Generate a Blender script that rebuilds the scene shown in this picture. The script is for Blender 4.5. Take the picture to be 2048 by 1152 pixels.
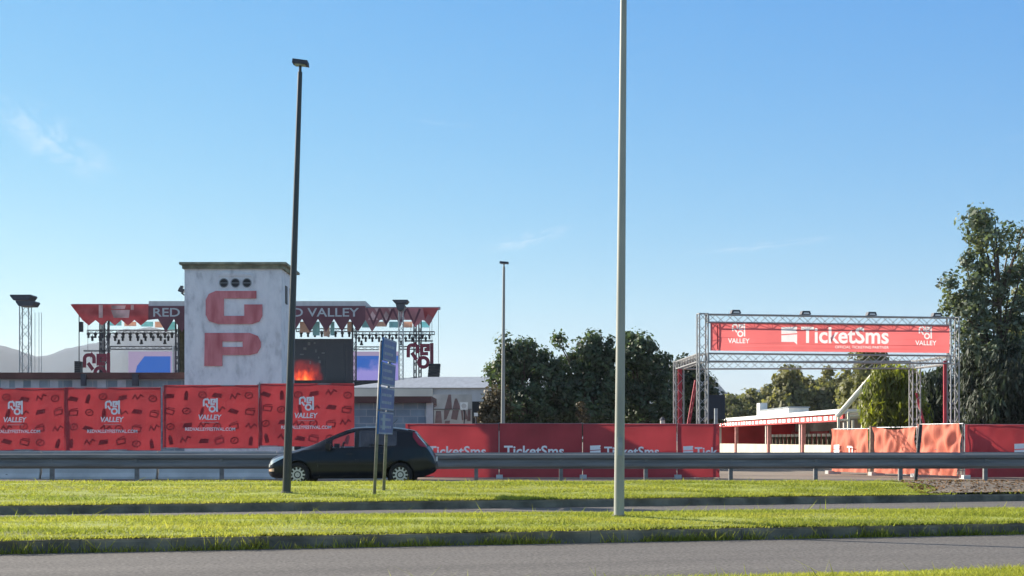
import bpy, bmesh, math, random
import numpy as np
from mathutils import Vector, Matrix
from mathutils.geometry import tessellate_polygon

S = bpy.context.scene
for o in list(bpy.data.objects):
    bpy.data.objects.remove(o)
COL = S.collection
R = math.radians
random.seed(7)
RNG = np.random.default_rng(7)

# ------------------------------------------------------------------ camera
CAM_H, HOR, F = 1.3, 880.0, 3000.0
cam_d = bpy.data.cameras.new('camera')
cam = bpy.data.objects.new('camera', cam_d)
COL.objects.link(cam)
cam.location = (0, 0, CAM_H)
cam.rotation_euler = (R(90), 0, 0)
cam_d.sensor_width = 36
cam_d.lens = 36 * F / 2048
cam_d.shift_y = (HOR - 576) / 2048
cam_d.clip_start = 0.1
cam_d.clip_end = 20000
S.camera = cam
S.render.resolution_x, S.render.resolution_y = 1024, 576

# ------------------------------------------------------------------ light
SUN_EL = R(25)
SUN_DIR = Vector((-0.86, 0.51, 0)).normalized() * math.cos(SUN_EL)
SUN_DIR.z = math.sin(SUN_EL)
sun_d = bpy.data.lights.new('sun', 'SUN')
sun_d.energy = 5.0
sun_d.angle = R(0.5)
sun_d.color = (1.0, 0.90, 0.76)
sun = bpy.data.objects.new('sun', sun_d)
COL.objects.link(sun)
sun.rotation_euler = SUN_DIR.to_track_quat('Z', 'Y').to_euler()
sun.location = (-40, 20, 60)

W = bpy.data.worlds.new('World')
S.world = W
W.use_nodes = True
wn, wl = W.node_tree.nodes, W.node_tree.links
wn.clear()
w_out = wn.new('ShaderNodeOutputWorld')
w_bg = wn.new('ShaderNodeBackground')
w_bg.inputs['Strength'].default_value = 0.088
sky = wn.new('ShaderNodeTexSky')
sky.sky_type = 'NISHITA'
sky.sun_disc = False
sky.sun_elevation = SUN_EL
sky.sun_rotation = math.atan2(SUN_DIR.x, SUN_DIR.y)
sky.altitude = 50
sky.air_density = 1.0
sky.dust_density = 0.15
sky.ozone_density = 1.4
wl.new(w_bg.outputs[0], w_out.inputs[0])


def cirrus():
    """thin streaks of cloud in the sky itself, by direction"""
    geo = wn.new('ShaderNodeTexCoord')
    hs = wn.new('ShaderNodeHueSaturation')
    hs.inputs['Saturation'].default_value = 1.32
    hs.inputs['Hue'].default_value = 0.494
    hs.inputs['Value'].default_value = 0.92
    wl.new(sky.outputs[0], hs.inputs['Color'])
    # the low sky of the photograph: a deeper, more even blue than the model's; the high sky is paled and brightened past the model, as added fill for shaded sides
    K = 0.176
    sc_ = wn.new('ShaderNodeVectorMath'); sc_.operation = 'SCALE'; sc_.inputs['Scale'].default_value = K
    wl.new(hs.outputs[0], sc_.inputs[0])
    sp = wn.new('ShaderNodeSeparateXYZ'); wl.new(sc_.outputs[0], sp.inputs[0])
    cb = wn.new('ShaderNodeCombineXYZ')
    for i, (g, e) in enumerate(((0.565, 0.9), (0.665, 0.70), (0.825, 0.25))):
        pw = wn.new('ShaderNodeMath'); pw.operation = 'POWER'; pw.inputs[1].default_value = e; wl.new(sp.outputs[i], pw.inputs[0])
        mu = wn.new('ShaderNodeMath'); mu.operation = 'MULTIPLY'; mu.inputs[1].default_value = g / K; wl.new(pw.outputs[0], mu.inputs[0])
        wl.new(mu.outputs[0], cb.inputs[i])
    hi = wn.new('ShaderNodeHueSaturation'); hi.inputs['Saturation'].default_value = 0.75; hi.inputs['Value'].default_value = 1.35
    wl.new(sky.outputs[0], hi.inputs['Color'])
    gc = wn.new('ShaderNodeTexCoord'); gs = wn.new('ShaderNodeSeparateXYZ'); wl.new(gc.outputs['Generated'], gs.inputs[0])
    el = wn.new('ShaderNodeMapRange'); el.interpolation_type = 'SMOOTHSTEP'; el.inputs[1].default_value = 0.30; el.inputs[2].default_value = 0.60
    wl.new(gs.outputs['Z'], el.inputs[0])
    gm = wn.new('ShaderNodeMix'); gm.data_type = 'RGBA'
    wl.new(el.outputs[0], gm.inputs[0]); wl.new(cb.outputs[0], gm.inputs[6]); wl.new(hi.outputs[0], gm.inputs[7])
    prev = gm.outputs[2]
    spots = [(100, 275, 0.050, 0.020, -30, 0.42), (1050, 480, 0.040, 0.007, 14, 0.36), (1520, 492, 0.060, 0.004, 5, 0.28),
             (880, 245, 0.03, 0.003, -6, 0.12), (2150, 250, 0.05, 0.006, 10, 0.2)]
    for px, py, sx, sy, rot, amt in spots:
        d = Vector(((px - 1024) / F, 1, (HOR - py) / F))
        sub = wn.new('ShaderNodeVectorMath'); sub.operation = 'SUBTRACT'
        nd = wn.new('ShaderNodeVectorMath'); nd.operation = 'NORMALIZE'
        wl.new(geo.outputs['Generated'], nd.inputs[0])
        wl.new(nd.outputs[0], sub.inputs[0]); sub.inputs[1].default_value = d.normalized()
        mp = wn.new('ShaderNodeMapping'); mp.vector_type = 'TEXTURE'
        mp.inputs['Rotation'].default_value = (0, -R(rot), 0)
        mp.inputs['Scale'].default_value = (sx, 1, sy)
        wl.new(sub.outputs[0], mp.inputs[0])
        ln = wn.new('ShaderNodeVectorMath'); ln.operation = 'LENGTH'
        wl.new(mp.outputs[0], ln.inputs[0])
        fall = wn.new('ShaderNodeMapRange'); fall.interpolation_type = 'SMOOTHSTEP'
        fall.inputs[1].default_value = 1.0; fall.inputs[2].default_value = 0.0
        wl.new(ln.outputs['Value'], fall.inputs[0])
        m2 = wn.new('ShaderNodeMapping'); m2.inputs['Scale'].default_value = (1.1, 1, 0.7)
        wl.new(mp.outputs[0], m2.inputs[0])
        nz = wn.new('ShaderNodeTexNoise'); nz.inputs['Scale'].default_value = 2.3
        nz.inputs['Detail'].default_value = 7; nz.inputs['Distortion'].default_value = 0.8
        wl.new(m2.outputs[0], nz.inputs[0])
        nr = wn.new('ShaderNodeMapRange'); nr.inputs[1].default_value = 0.42; nr.inputs[2].default_value = 0.75
        wl.new(nz.outputs[0], nr.inputs[0])
        mul = wn.new('ShaderNodeMath'); mul.operation = 'MULTIPLY'
        wl.new(fall.outputs[0], mul.inputs[0]); wl.new(nr.outputs[0], mul.inputs[1])
        mu2 = wn.new('ShaderNodeMath'); mu2.operation = 'MULTIPLY'; mu2.inputs[1].default_value = amt
        wl.new(mul.outputs[0], mu2.inputs[0])
        mix = wn.new('ShaderNodeMix'); mix.data_type = 'RGBA'
        wl.new(mu2.outputs[0], mix.inputs[0]); wl.new(prev, mix.inputs[6])
        mix.inputs[7].default_value = (6.0, 6.1, 6.2, 1)
        prev = mix.outputs[2]
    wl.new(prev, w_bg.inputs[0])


cirrus()
S.view_settings.view_transform = 'Standard'
S.view_settings.look = 'None'
S.view_settings.gamma = 1
S.view_settings.use_curve_mapping = False
S.view_settings.exposure = 1.1


# ------------------------------------------------------------------ helpers
def at(px, py, D):
    """the point of the place seen at a pixel of the photograph, D metres out"""
    return Vector(((px - 1024) * D / F, D, CAM_H + (HOR - py) * D / F))


def mat(name, col, rough=0.6, metal=0.0, var=0.15, scale=4.0, bump=0.0, trans=0.0, tcol=None, col2=None,
        island=0.0, stretch=None, spec=0.5, detail=4, bscale=None):
    m = bpy.data.materials.new(name)
    m.use_nodes = True
    n, l = m.node_tree.nodes, m.node_tree.links
    p = n['Principled BSDF']
    p.inputs['Roughness'].default_value = rough
    p.inputs['Metallic'].default_value = metal
    p.inputs['Specular IOR Level'].default_value = spec
    tc = n.new('ShaderNodeTexCoord')
    vec = tc.outputs['Object']
    if stretch:
        mp = n.new('ShaderNodeMapping'); mp.inputs['Scale'].default_value = stretch
        l.new(vec, mp.inputs[0]); vec = mp.outputs[0]
    nz = n.new('ShaderNodeTexNoise'); nz.inputs['Scale'].default_value = scale; nz.inputs['Detail'].default_value = detail
    l.new(vec, nz.inputs[0])
    rp = n.new('ShaderNodeValToRGB')
    c = Vector(col)
    a = c * (1 - var); b = Vector(col2) if col2 else c * (1 + var)
    rp.color_ramp.elements[0].color = (*a, 1); rp.color_ramp.elements[0].position = 0.32
    rp.color_ramp.elements[1].color = (*b, 1); rp.color_ramp.elements[1].position = 0.68
    l.new(nz.outputs[0], rp.inputs[0])
    cout = rp.outputs[0]
    if island:
        g = n.new('ShaderNodeNewGeometry')
        mr = n.new('ShaderNodeMapRange'); mr.inputs[3].default_value = 1 - island; mr.inputs[4].default_value = 1 + island
        l.new(g.outputs['Random Per Island'], mr.inputs[0])
        hs = n.new('ShaderNodeHueSaturation')
        l.new(mr.outputs[0], hs.inputs['Value']); l.new(cout, hs.inputs['Color'])
        cout = hs.outputs[0]
    l.new(cout, p.inputs['Base Color'])
    if bump:
        nb = n.new('ShaderNodeTexNoise'); nb.inputs['Scale'].default_value = bscale or scale * 4; nb.inputs['Detail'].default_value = 5
        l.new(vec, nb.inputs[0])
        bp = n.new('ShaderNodeBump'); bp.inputs['Strength'].default_value = bump; bp.inputs['Distance'].default_value = 0.05
        l.new(nb.outputs[0], bp.inputs['Height']); l.new(bp.outputs[0], p.inputs['Normal'])
    if trans:
        t = n.new('ShaderNodeBsdfTranslucent')
        if tcol:
            mm = n.new('ShaderNodeMix'); mm.data_type = 'RGBA'; mm.blend_type = 'MULTIPLY'; mm.inputs[0].default_value = 1
            l.new(cout, mm.inputs[6]); mm.inputs[7].default_value = (*tcol, 1); l.new(mm.outputs[2], t.inputs[0])
        else:
            l.new(cout, t.inputs[0])
        mx = n.new('ShaderNodeMixShader'); mx.inputs[0].default_value = trans
        l.new(p.outputs[0], mx.inputs[1]); l.new(t.outputs[0], mx.inputs[2])
        l.new(mx.outputs[0], n['Material Output'].inputs[0])
    return m


def emat(name, col, strength):
    m = bpy.data.materials.new(name); m.use_nodes = True
    p = m.node_tree.nodes['Principled BSDF']
    p.inputs['Base Color'].default_value = (0.02, 0.02, 0.02, 1)
    p.inputs['Emission Color'].default_value = (*col, 1)
    p.inputs['Emission Strength'].default_value = strength
    return m


OFF = {}


def prop(o, label=None, cat=None, group=None, kind=None):
    if label: o['label'] = label
    if cat: o['category'] = cat
    if group: o['group'] = group
    if kind: o['kind'] = kind
    return o


def thing(name, loc, label, cat, group=None, rz=0.0, lean=0.0):
    o = bpy.data.objects.new(name, None)
    o.empty_display_size = 0.3
    COL.objects.link(o)
    o.location = loc
    o.rotation_euler = (0, lean, rz)
    OFF[o.name] = Vector(loc)
    return prop(o, label, cat, group)


def copy_tree(o, parent=None):
    c = o.copy(); COL.objects.link(c)
    if parent: c.parent = parent
    OFF[c.name] = OFF.get(o.name, Vector())
    for ch in o.children:
        copy_tree(ch, c)
    return c


class MB:
    def __init__(s):
        s.v, s.f, s.m, s.k = [], [], [], 0

    def mat(s, k):
        s.k = k; return s

    def add(s, vs, fs):
        b = len(s.v)
        s.v += [tuple(p) for p in vs]
        for f in fs:
            s.f.append(tuple(b + i for i in f)); s.m.append(s.k)
        return s

    def box(s, c, d, rz=0.0, M=None):
        x, y, z = d[0] / 2, d[1] / 2, d[2] / 2
        ps = [Vector((i * x, j * y, k * z)) for k in (-1, 1) for j in (-1, 1) for i in (-1, 1)]
        m = M or Matrix.Rotation(rz, 3, 'Z')
        c = Vector(c)
        return s.add([c + m @ p for p in ps], [(0, 2, 3, 1), (4, 5, 7, 6), (0, 1, 5, 4), (2, 6, 7, 3), (0, 4, 6, 2), (1, 3, 7, 5)])

    def span(s, a, b):
        a, b = Vector(a), Vector(b)
        d = b - a
        return s.box((a + b) / 2, (abs(d.x), abs(d.y), abs(d.z)))

    def tube(s, a, b, r0, r1=None, n=8, cap=True):
        a, b = Vector(a), Vector(b)
        r1 = r0 if r1 is None else r1
        d = (b - a).normalized()
        u = d.orthogonal().normalized(); w = d.cross(u)
        vs = []
        for p, r in ((a, r0), (b, r1)):
            for i in range(n):
                t = 2 * math.pi * i / n
                vs.append(p + (u * math.cos(t) + w * math.sin(t)) * r)
        fs = [(i, (i + 1) % n, n + (i + 1) % n, n + i) for i in range(n)]
        if cap:
            fs += [tuple(range(n))[::-1], tuple(range(n, 2 * n))]
        return s.add(vs, fs)

    def path(s, pts, radii, n=8):
        pts = [Vector(p) for p in pts]
        vs = []
        u = None
        for i, (p, r) in enumerate(zip(pts, radii)):
            d = (pts[min(i + 1, len(pts) - 1)] - pts[max(i - 1, 0)]).normalized()
            u = d.orthogonal().normalized() if u is None else (u - d * u.dot(d)).normalized()
            w = d.cross(u)
            vs += [p + (u * math.cos(2 * math.pi * k / n) + w * math.sin(2 * math.pi * k / n)) * r for k in range(n)]
        fs = [(i * n + k, i * n + (k + 1) % n, (i + 1) * n + (k + 1) % n, (i + 1) * n + k) for i in range(len(pts) - 1) for k in range(n)]
        s.add(vs, fs)
        s.add(vs[-n:], [tuple(range(n))])
        return s

    def poly(s, loops, M, thick):
        """flat outline(s) (u,v) extruded by thick; M maps (u,v,w) to the place, w=thick is the front"""
        vs3 = [[Vector((p[0], p[1], 0)) for p in lp] for lp in loops]
        tri = tessellate_polygon(vs3)
        flat = [p for lp in vs3 for p in lp]
        nn = len(flat)
        vs = [M(p.x, p.y, thick) for p in flat]
        fs = []
        fl = []
        for t in tri:
            a, b, c = (flat[i] for i in t)
            if (b - a).cross(c - a).z < 0:
                t = (t[0], t[2], t[1])
            fl.append(tuple(t))
        fs += fl
        if thick > 0:
            vs += [M(p.x, p.y, 0) for p in flat]
            fs += [tuple(nn + i for i in t[::-1]) for t in fl]
            st = 0
            for lp in loops:
                n = len(lp)
                for i in range(n):
                    a, b = st + i, st + (i + 1) % n
                    fs.append((a, nn + a, nn + b, b))
                st += n
        return s.add(vs, fs)

    def stroke(s, pts, w, M, thick):
        """a mitred band along a polyline"""
        P = [Vector(p).to_2d() if len(p) > 2 else Vector(p) for p in pts]
        closed = (P[0] - P[-1]).length < 1e-6
        if closed: P = P[:-1]
        n = len(P); L, Rr = [], []
        for i in range(n):
            a = P[i - 1] if (closed or i > 0) else None
            b = P[(i + 1) % n] if (closed or i < n - 1) else None
            d0 = (P[i] - a).normalized() if a is not None else None
            d1 = (b - P[i]).normalized() if b is not None else None
            if d0 is None: d0 = d1
            if d1 is None: d1 = d0
            t = (d0 + d1)
            t = t.normalized() if t.length > 1e-6 else d0
            nrm = Vector((-t.y, t.x))
            k = 1 / max(0.5, nrm.dot(Vector((-d0.y, d0.x))))
            L.append(P[i] + nrm * w / 2 * k); Rr.append(P[i] - nrm * w / 2 * k)
        vs = [M(p.x, p.y, thick) for p in L + Rr]
        fs = []
        for i in range(n if closed else n - 1):
            j = (i + 1) % n
            fs.append((i, n + i, n + j, j))
        return s.add(vs, fs)

    def text(s, body, x0, x1, y0, M, thick, bold=0.0, h=None, shear=0.0, space=1.0):
        """lettering fitted between x0 and x1, baseline y0; h fixes the capital height"""
        cu = bpy.data.curves.new('lettering', 'FONT')
        cu.body = body; cu.size = 1.0; cu.offset = bold; cu.shear = shear; cu.space_character = space
        cu.resolution_u = 3
        ob = bpy.data.objects.new('lettering', cu)
        COL.objects.link(ob)
        dg = bpy.context.evaluated_depsgraph_get()
        me = bpy.data.meshes.new_from_object(ob.evaluated_get(dg))
        vs = [v.co.copy() for v in me.vertices]
        fs = [tuple(p.vertices) for p in me.polygons]
        bpy.data.objects.remove(ob); bpy.data.curves.remove(cu); bpy.data.meshes.remove(me)
        xs = [v.x for v in vs]
        a, b = min(xs), max(xs)
        k = (x1 - x0) / (b - a)
        ky = h / 0.70 if h else k
        return s.add([M(x0 + (v.x - a) * k, y0 + v.y * ky, thick) for v in vs], fs)

    def build(s, name, mats, parent=None, origin=None, smooth=False, local=False, pp=None):
        me = bpy.data.meshes.new(name)
        if parent is not None:
            off = OFF.get(parent.name, Vector()) if not local else Vector()
        else:
            off = Vector(origin) if origin is not None else Vector()
        me.from_pydata([tuple(Vector(p) - off) for p in s.v], [], s.f)
        for m in (mats if isinstance(mats, (list, tuple)) else [mats]):
            me.materials.append(m)
        me.polygons.foreach_set('material_index', s.m)
        if smooth:
            me.polygons.foreach_set('use_smooth', [True] * len(s.f))
        me.update()
        o = bpy.data.objects.new(name, me)
        COL.objects.link(o)
        if parent is not None:
            o.parent = parent
            OFF[o.name] = OFF.get(parent.name, Vector())
        else:
            o.location = off
            OFF[o.name] = off
        return o


def text_loops(body, x0, x1, y0, bold):
    """outlines of lettering fitted between x0 and x1: (outer loops, inner loops)"""
    cu = bpy.data.curves.new('lettering', 'FONT')
    cu.body = body; cu.size = 1.0; cu.offset = bold; cu.resolution_u = 3; cu.fill_mode = 'NONE' if False else 'BOTH'
    ob = bpy.data.objects.new('lettering', cu)
    COL.objects.link(ob)
    me = bpy.data.meshes.new_from_object(ob.evaluated_get(bpy.context.evaluated_depsgraph_get()))
    bm = bmesh.new(); bm.from_mesh(me)
    bmesh.ops.remove_doubles(bm, verts=bm.verts, dist=1e-5)
    nxt = {}
    for e in bm.edges:
        if len(e.link_faces) == 1:
            lp = e.link_loops[0]
            nxt.setdefault(lp.vert.index, lp.link_loop_next.vert.index)
    co = {v.index: (v.co.x, v.co.y) for v in bm.verts}
    loops = []
    while nxt:
        st = next(iter(nxt)); q = [st]; c = nxt.pop(st)
        while c != st and c in nxt:
            q.append(c); c = nxt.pop(c)
        if len(q) > 2: loops.append([co[i] for i in q])
    bm.free()
    bpy.data.objects.remove(ob); bpy.data.curves.remove(cu); bpy.data.meshes.remove(me)
    xs = [p[0] for l in loops for p in l]
    k = (x1 - x0) / (max(xs) - min(xs)); a = min(xs)
    out, inn = [], []
    for l in loops:
        l = [(x0 + (x - a) * k, y0 + y * k) for x, y in l]
        ar = sum(p[0] * q[1] - q[0] * p[1] for p, q in zip(l, l[1:] + l[:1]))
        loops_ = out if True else inn
        l.append(abs(ar)); out.append(l)
    # nesting: a loop whose first point lies in a larger loop is an inner one
    def inside(p, lp):
        c = False
        for (xa, ya), (xb, yb) in zip(lp, lp[1:] + lp[:1]):
            if (ya > p[1]) != (yb > p[1]) and p[0] < (xb - xa) * (p[1] - ya) / (yb - ya) + xa: c = not c
        return c
    ls = [(l[:-1], l[-1]) for l in out]
    res, inn = [], []
    for i, (l, ar) in enumerate(ls):
        if any(ar2 > ar and inside(l[0], l2) for j, (l2, ar2) in enumerate(ls) if j != i): inn.append(l)
        else: res.append(l)
    return res, inn


def frameM(o, ux, uz):
    """a mapping (u, v, w) -> point: u along ux, v along uz, w towards the camera side normal"""
    o, ux, uz = Vector(o), Vector(ux).normalized(), Vector(uz).normalized()
    nrm = ux.cross(uz)
    return lambda u, v, w: o + ux * u + uz * v + nrm * w


def truss(mb, a, b, w, r=0.022, step=None, side=None):
    """square lattice girder from a to b, w wide"""
    a, b = Vector(a), Vector(b)
    d = (b - a); L = d.length; d.normalize()
    u = Vector(side) if side else (Vector((0, 0, 1)) if abs(d.z) < 0.7 else Vector((1, 0, 0)))
    v = d.cross(u).normalized(); u = v.cross(d).normalized()
    q = w / 2 - r
    cs = [u * i * q + v * j * q for i, j in ((-1, -1), (1, -1), (1, 1), (-1, 1))]
    for c in cs:
        mb.tube(a + c, b + c, r, n=6)
    step = step or w
    n = max(2, round(L / step))
    for k in range(n):
        p, p2 = a + d * (L * k / n), a + d * (L * (k + 1) / n)
        for i in range(4):
            c, c2 = cs[i], cs[(i + 1) % 4]
            if (k + i) % 2: c, c2 = c2, c
            mb.tube(p + c, p2 + c2, r * 0.5, n=4, cap=False)
    for p in (a, b):
        for i in range(4):
            mb.tube(p + cs[i], p + cs[(i + 1) % 4], r * 0.8, n=4, cap=False)
    return mb


def np_mesh(name, V, Fc, m, parent=None, origin=(0, 0, 0)):
    me = bpy.data.meshes.new(name)
    V = np.asarray(V, dtype=np.float32)
    Fc = np.asarray(Fc, dtype=np.int32)
    k = Fc.shape[1]
    me.vertices.add(len(V)); me.vertices.foreach_set('co', (V - np.array(origin, dtype=np.float32)).ravel())
    me.loops.add(Fc.size); me.loops.foreach_set('vertex_index', Fc.ravel())
    me.polygons.add(len(Fc))
    me.polygons.foreach_set('loop_start', np.arange(0, Fc.size, k, dtype=np.int32))
    me.materials.append(m)
    me.update(calc_edges=True)
    me.validate()
    o = bpy.data.objects.new(name, me)
    COL.objects.link(o)
    if parent is not None:
        o.parent = parent
        OFF[o.name] = OFF.get(parent.name, Vector())
    else:
        o.location = origin
    return o


# ------------------------------------------------------------------ materials
def asphalt_mat():
    """bleached asphalt with tracks and darker mended bands running along the road"""
    m = bpy.data.materials.new('asphalt'); m.use_nodes = True
    n, l = m.node_tree.nodes, m.node_tree.links
    p = n['Principled BSDF']; p.inputs['Roughness'].default_value = .9; p.inputs['Specular IOR Level'].default_value = .3
    tc = n.new('ShaderNodeTexCoord')
    mp = n.new('ShaderNodeMapping'); mp.vector_type = 'TEXTURE'; mp.inputs['Rotation'].default_value = (0, 0, math.atan(.28))
    l.new(tc.outputs['Object'], mp.inputs[0])
    def noise(scale, stretch, detail=5):
        q = n.new('ShaderNodeMapping'); q.inputs['Scale'].default_value = stretch; l.new(mp.outputs[0], q.inputs[0])
        z = n.new('ShaderNodeTexNoise'); z.inputs['Scale'].default_value = scale; z.inputs['Detail'].default_value = detail; l.new(q.outputs[0], z.inputs[0])
        return z.outputs[0]
    def ramp(src, a, b, ca, cb):
        r = n.new('ShaderNodeMapRange'); r.inputs[1].default_value = a; r.inputs[2].default_value = b; r.inputs[3].default_value = ca; r.inputs[4].default_value = cb
        l.new(src, r.inputs[0]); return r.outputs[0]
    def mul(a, b):
        x = n.new('ShaderNodeMath'); x.operation = 'MULTIPLY'; l.new(a, x.inputs[0]); l.new(b, x.inputs[1]); return x.outputs[0]
    v = mul(ramp(noise(1.0, (.05, 1.1, 1)), .35, .65, .86, 1.1), ramp(noise(.6, (.5, 1, 1)), .3, .7, .90, 1.08))
    v = mul(v, mul(ramp(noise(30, (1, 1, 1), 2), .32, .68, .6, 1.4), ramp(noise(18, (1, 1, 1), 4), .3, .7, .74, 1.26)))
    v = mul(v, ramp(noise(9, (1, 1, 1), 6), .3, .7, .9, 1.1))
    hs = n.new('ShaderNodeMix'); hs.data_type = 'RGBA'; hs.blend_type = 'MULTIPLY'; hs.inputs[0].default_value = 1
    hs.inputs[6].default_value = (.122, .111, .100, 1)
    cb = n.new('ShaderNodeCombineColor')
    for i in range(3): l.new(v, cb.inputs[i])
    l.new(cb.outputs[0], hs.inputs[7]); l.new(hs.outputs[2], p.inputs['Base Color'])
    bp = n.new('ShaderNodeBump'); bp.inputs['Strength'].default_value = .5; bp.inputs['Distance'].default_value = .01
    l.new(noise(40, (1, 1, 1), 3), bp.inputs['Height']); l.new(bp.outputs[0], p.inputs['Normal'])
    return m


m_asph = asphalt_mat()
m_asph2 = mat('worn_asphalt', (0.085, 0.075, 0.066), 0.9, var=0.2, scale=0.8, bump=0.3, bscale=40)
m_dirt = mat('pale_dirt', (0.20, 0.16, 0.12), 0.95, var=0.25, scale=0.25, bump=0.3, bscale=8)
m_kerb = mat('kerb_concrete', (0.155, 0.145, 0.112), 0.9, var=0.45, scale=2.2, bump=0.5, bscale=14)
m_soil = mat('turf_soil', (0.26, 0.29, 0.045), 1.0, var=0.4, scale=0.9, stretch=(0.4, 1.6, 1), detail=6)
def grass_mat():
    m = mat('grass_blade', (0.2, 0.3, 0.04), 0.6, var=0.2, scale=0.55, trans=0.5, tcol=(1.25, 1.25, 0.8), island=0.3, stretch=(0.35, 2.2, 1), spec=0.15, detail=6)
    e = m.node_tree.nodes['Color Ramp'].color_ramp.elements
    e[0].position = .28; e[0].color = (.145, .20, .040, 1)
    e[1].position = .74; e[1].color = (.39, .365, .11, 1)
    q = e.new(.45); q.color = (.265, .295, .056, 1)
    q = e.new(.60); q.color = (.345, .355, .07, 1)
    return m


m_grass = grass_mat()
m_galv = mat('galvanised_steel', (0.27, 0.30, 0.32), 0.5, 0.5, var=0.18, scale=2, stretch=(0.3, 1, 3))
m_galvd = mat('weathered_steel', (0.18, 0.18, 0.175), 0.6, 0.0, var=0.25, scale=3, stretch=(0.3, 1, 3))
m_polel = mat('galvanised_pole', (0.30, 0.31, 0.28), 0.6, 0.15, var=0.12, scale=1.5, stretch=(3, 3, 0.6))
m_poled = mat('dark_pole', (0.024, 0.029, 0.033), 0.36, 0.0, spec=0.55, var=0.2, scale=1.5, stretch=(3, 3, 0.6))
m_alu = mat('aluminium', (0.34, 0.345, 0.34), 0.5, 0.15, var=0.08, scale=6)
m_black = mat('black_metal', (0.018, 0.02, 0.024), 0.5, 0.2, var=0.2)
m_dark = mat('dark_steel', (0.05, 0.055, 0.07), 0.55, 0.3, var=0.2)
m_white = mat('white_print', (0.90, 0.88, 0.88), 0.7, var=0.04)
m_whitet = mat('white_cloth_print', (0.84, 0.82, 0.80), 0.7, var=0.05, trans=0.5)
m_whitep = mat('white_paint', (0.75, 0.75, 0.72), 0.6, var=0.08)
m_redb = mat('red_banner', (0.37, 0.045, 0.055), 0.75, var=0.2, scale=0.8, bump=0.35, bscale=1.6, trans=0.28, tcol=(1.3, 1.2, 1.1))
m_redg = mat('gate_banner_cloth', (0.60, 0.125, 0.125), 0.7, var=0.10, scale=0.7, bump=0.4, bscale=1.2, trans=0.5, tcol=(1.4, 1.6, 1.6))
m_reds = mat('sunlit_red_cloth', (0.84, 0.24, 0.15), 0.75, var=0.25, scale=1.2, bump=0.5, bscale=3, trans=0.4, stretch=(2, 2, 0.5))  # red fence cloth in a paler copy, sunlight put into its colour
m_icon = mat('faded_print', (0.295, 0.040, 0.050), 0.8, var=0.25, scale=3, trans=0.3)
m_conc = mat('barrier_concrete', (0.50, 0.50, 0.48), 0.9, var=0.15, scale=1.5, bump=0.3)
def plaster_mat():
    m = mat('white_plaster', (.72, .74, .75), .9, var=.10, scale=2.2, bump=.6, bscale=9, stretch=(1.6, 1.6, .8), detail=9)
    n, l = m.node_tree.nodes, m.node_tree.links
    e = n['Color Ramp'].color_ramp.elements
    e[0].position = .30; e[0].color = (.50, .545, .575, 1); e[1].position = .60; e[1].color = (.72, .77, .80, 1)
    q = e.new(.42); q.color = (.645, .695, .73, 1)
    return m


m_plas = plaster_mat()
m_corn = mat('mossy_cornice', (0.22, 0.24, 0.17), 0.9, var=0.4, scale=2.5, bump=0.4)
m_gpred = mat('faded_red_paint', (0.50, 0.13, 0.15), 0.75, var=0.2, scale=2.4, stretch=(1.5, 1.5, 0.35), detail=9, col2=(0.62, 0.24, 0.26))
m_brown = mat('brown_fascia', (0.10, 0.045, 0.038), 0.7, var=0.25, scale=1.2)
m_icon2 = mat('pale_pink_print', (0.62, 0.30, 0.31), 0.8, var=0.15)
m_cream = mat('cream_render', (0.56, 0.54, 0.48), 0.9, var=0.10, scale=0.7, bump=0.2)
m_shed = mat('grey_cladding', (0.50, 0.51, 0.52), 0.7, var=0.08, scale=0.6, stretch=(6, 1, 0.4))
m_shedr = mat('grey_roof_sheet', (0.26, 0.28, 0.31), 0.6, var=0.12, scale=0.8, stretch=(6, 1, 0.4))
m_graf = mat('graffiti_paint', (0.19, 0.125, 0.12), 0.8, var=0.2)
m_grafw = mat('graffiti_white', (0.55, 0.53, 0.51), 0.8, var=0.1)
m_rubber = mat('tyre_rubber', (0.012, 0.012, 0.013), 0.85, var=0.2)
m_alloy = mat('alloy_rim', (0.50, 0.51, 0.53), 0.35, 0.7, var=0.05)
m_trim = mat('black_trim', (0.010, 0.011, 0.013), 0.6, var=0.1)
m_bark = mat('bark', (0.09, 0.07, 0.05), 0.95, var=0.3, scale=4, bump=0.6, stretch=(2, 2, 0.4))
m_barkp = mat('pale_bark', (0.26, 0.20, 0.14), 0.95, var=0.3, scale=4, bump=0.6, stretch=(2, 2, 0.4))
m_blue = mat('sign_blue', (0.018, 0.11, 0.34), 0.45, var=0.15, scale=2)
m_signt = mat('faded_sign_print', (0.22, 0.32, 0.44), 0.5, var=0.15)
m_signw = mat('sign_white', (0.42, 0.46, 0.50), 0.5, var=0.1)
m_stred = mat('stage_red_cloth', (0.55, 0.08, 0.09), 0.8, var=0.3, scale=0.9, trans=0.4, detail=8, col2=(0.66, 0.17, 0.18))
m_stmar = mat('stage_maroon_cloth', (0.155, 0.060, 0.085), 0.8, var=0.25, scale=0.6, trans=0.2)
m_stpink = mat('stage_pink_cloth', (0.42, 0.19, 0.21), 0.8, var=0.3, scale=0.8, trans=0.35)
m_stpat = mat('stage_pale_print', (0.66, 0.48, 0.47), 0.8, var=0.5, scale=0.8, trans=0.35)
m_cyan = mat('cyan_drape', (0.45, 0.85, 0.90), 0.8, var=0.1, trans=0.4)
m_peach = mat('peach_drape', (0.90, 0.72, 0.62), 0.8, var=0.1, trans=0.4)
m_lat = mat('stage_letter_red', (0.20, 0.020, 0.045), 0.6, var=0.15)
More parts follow.
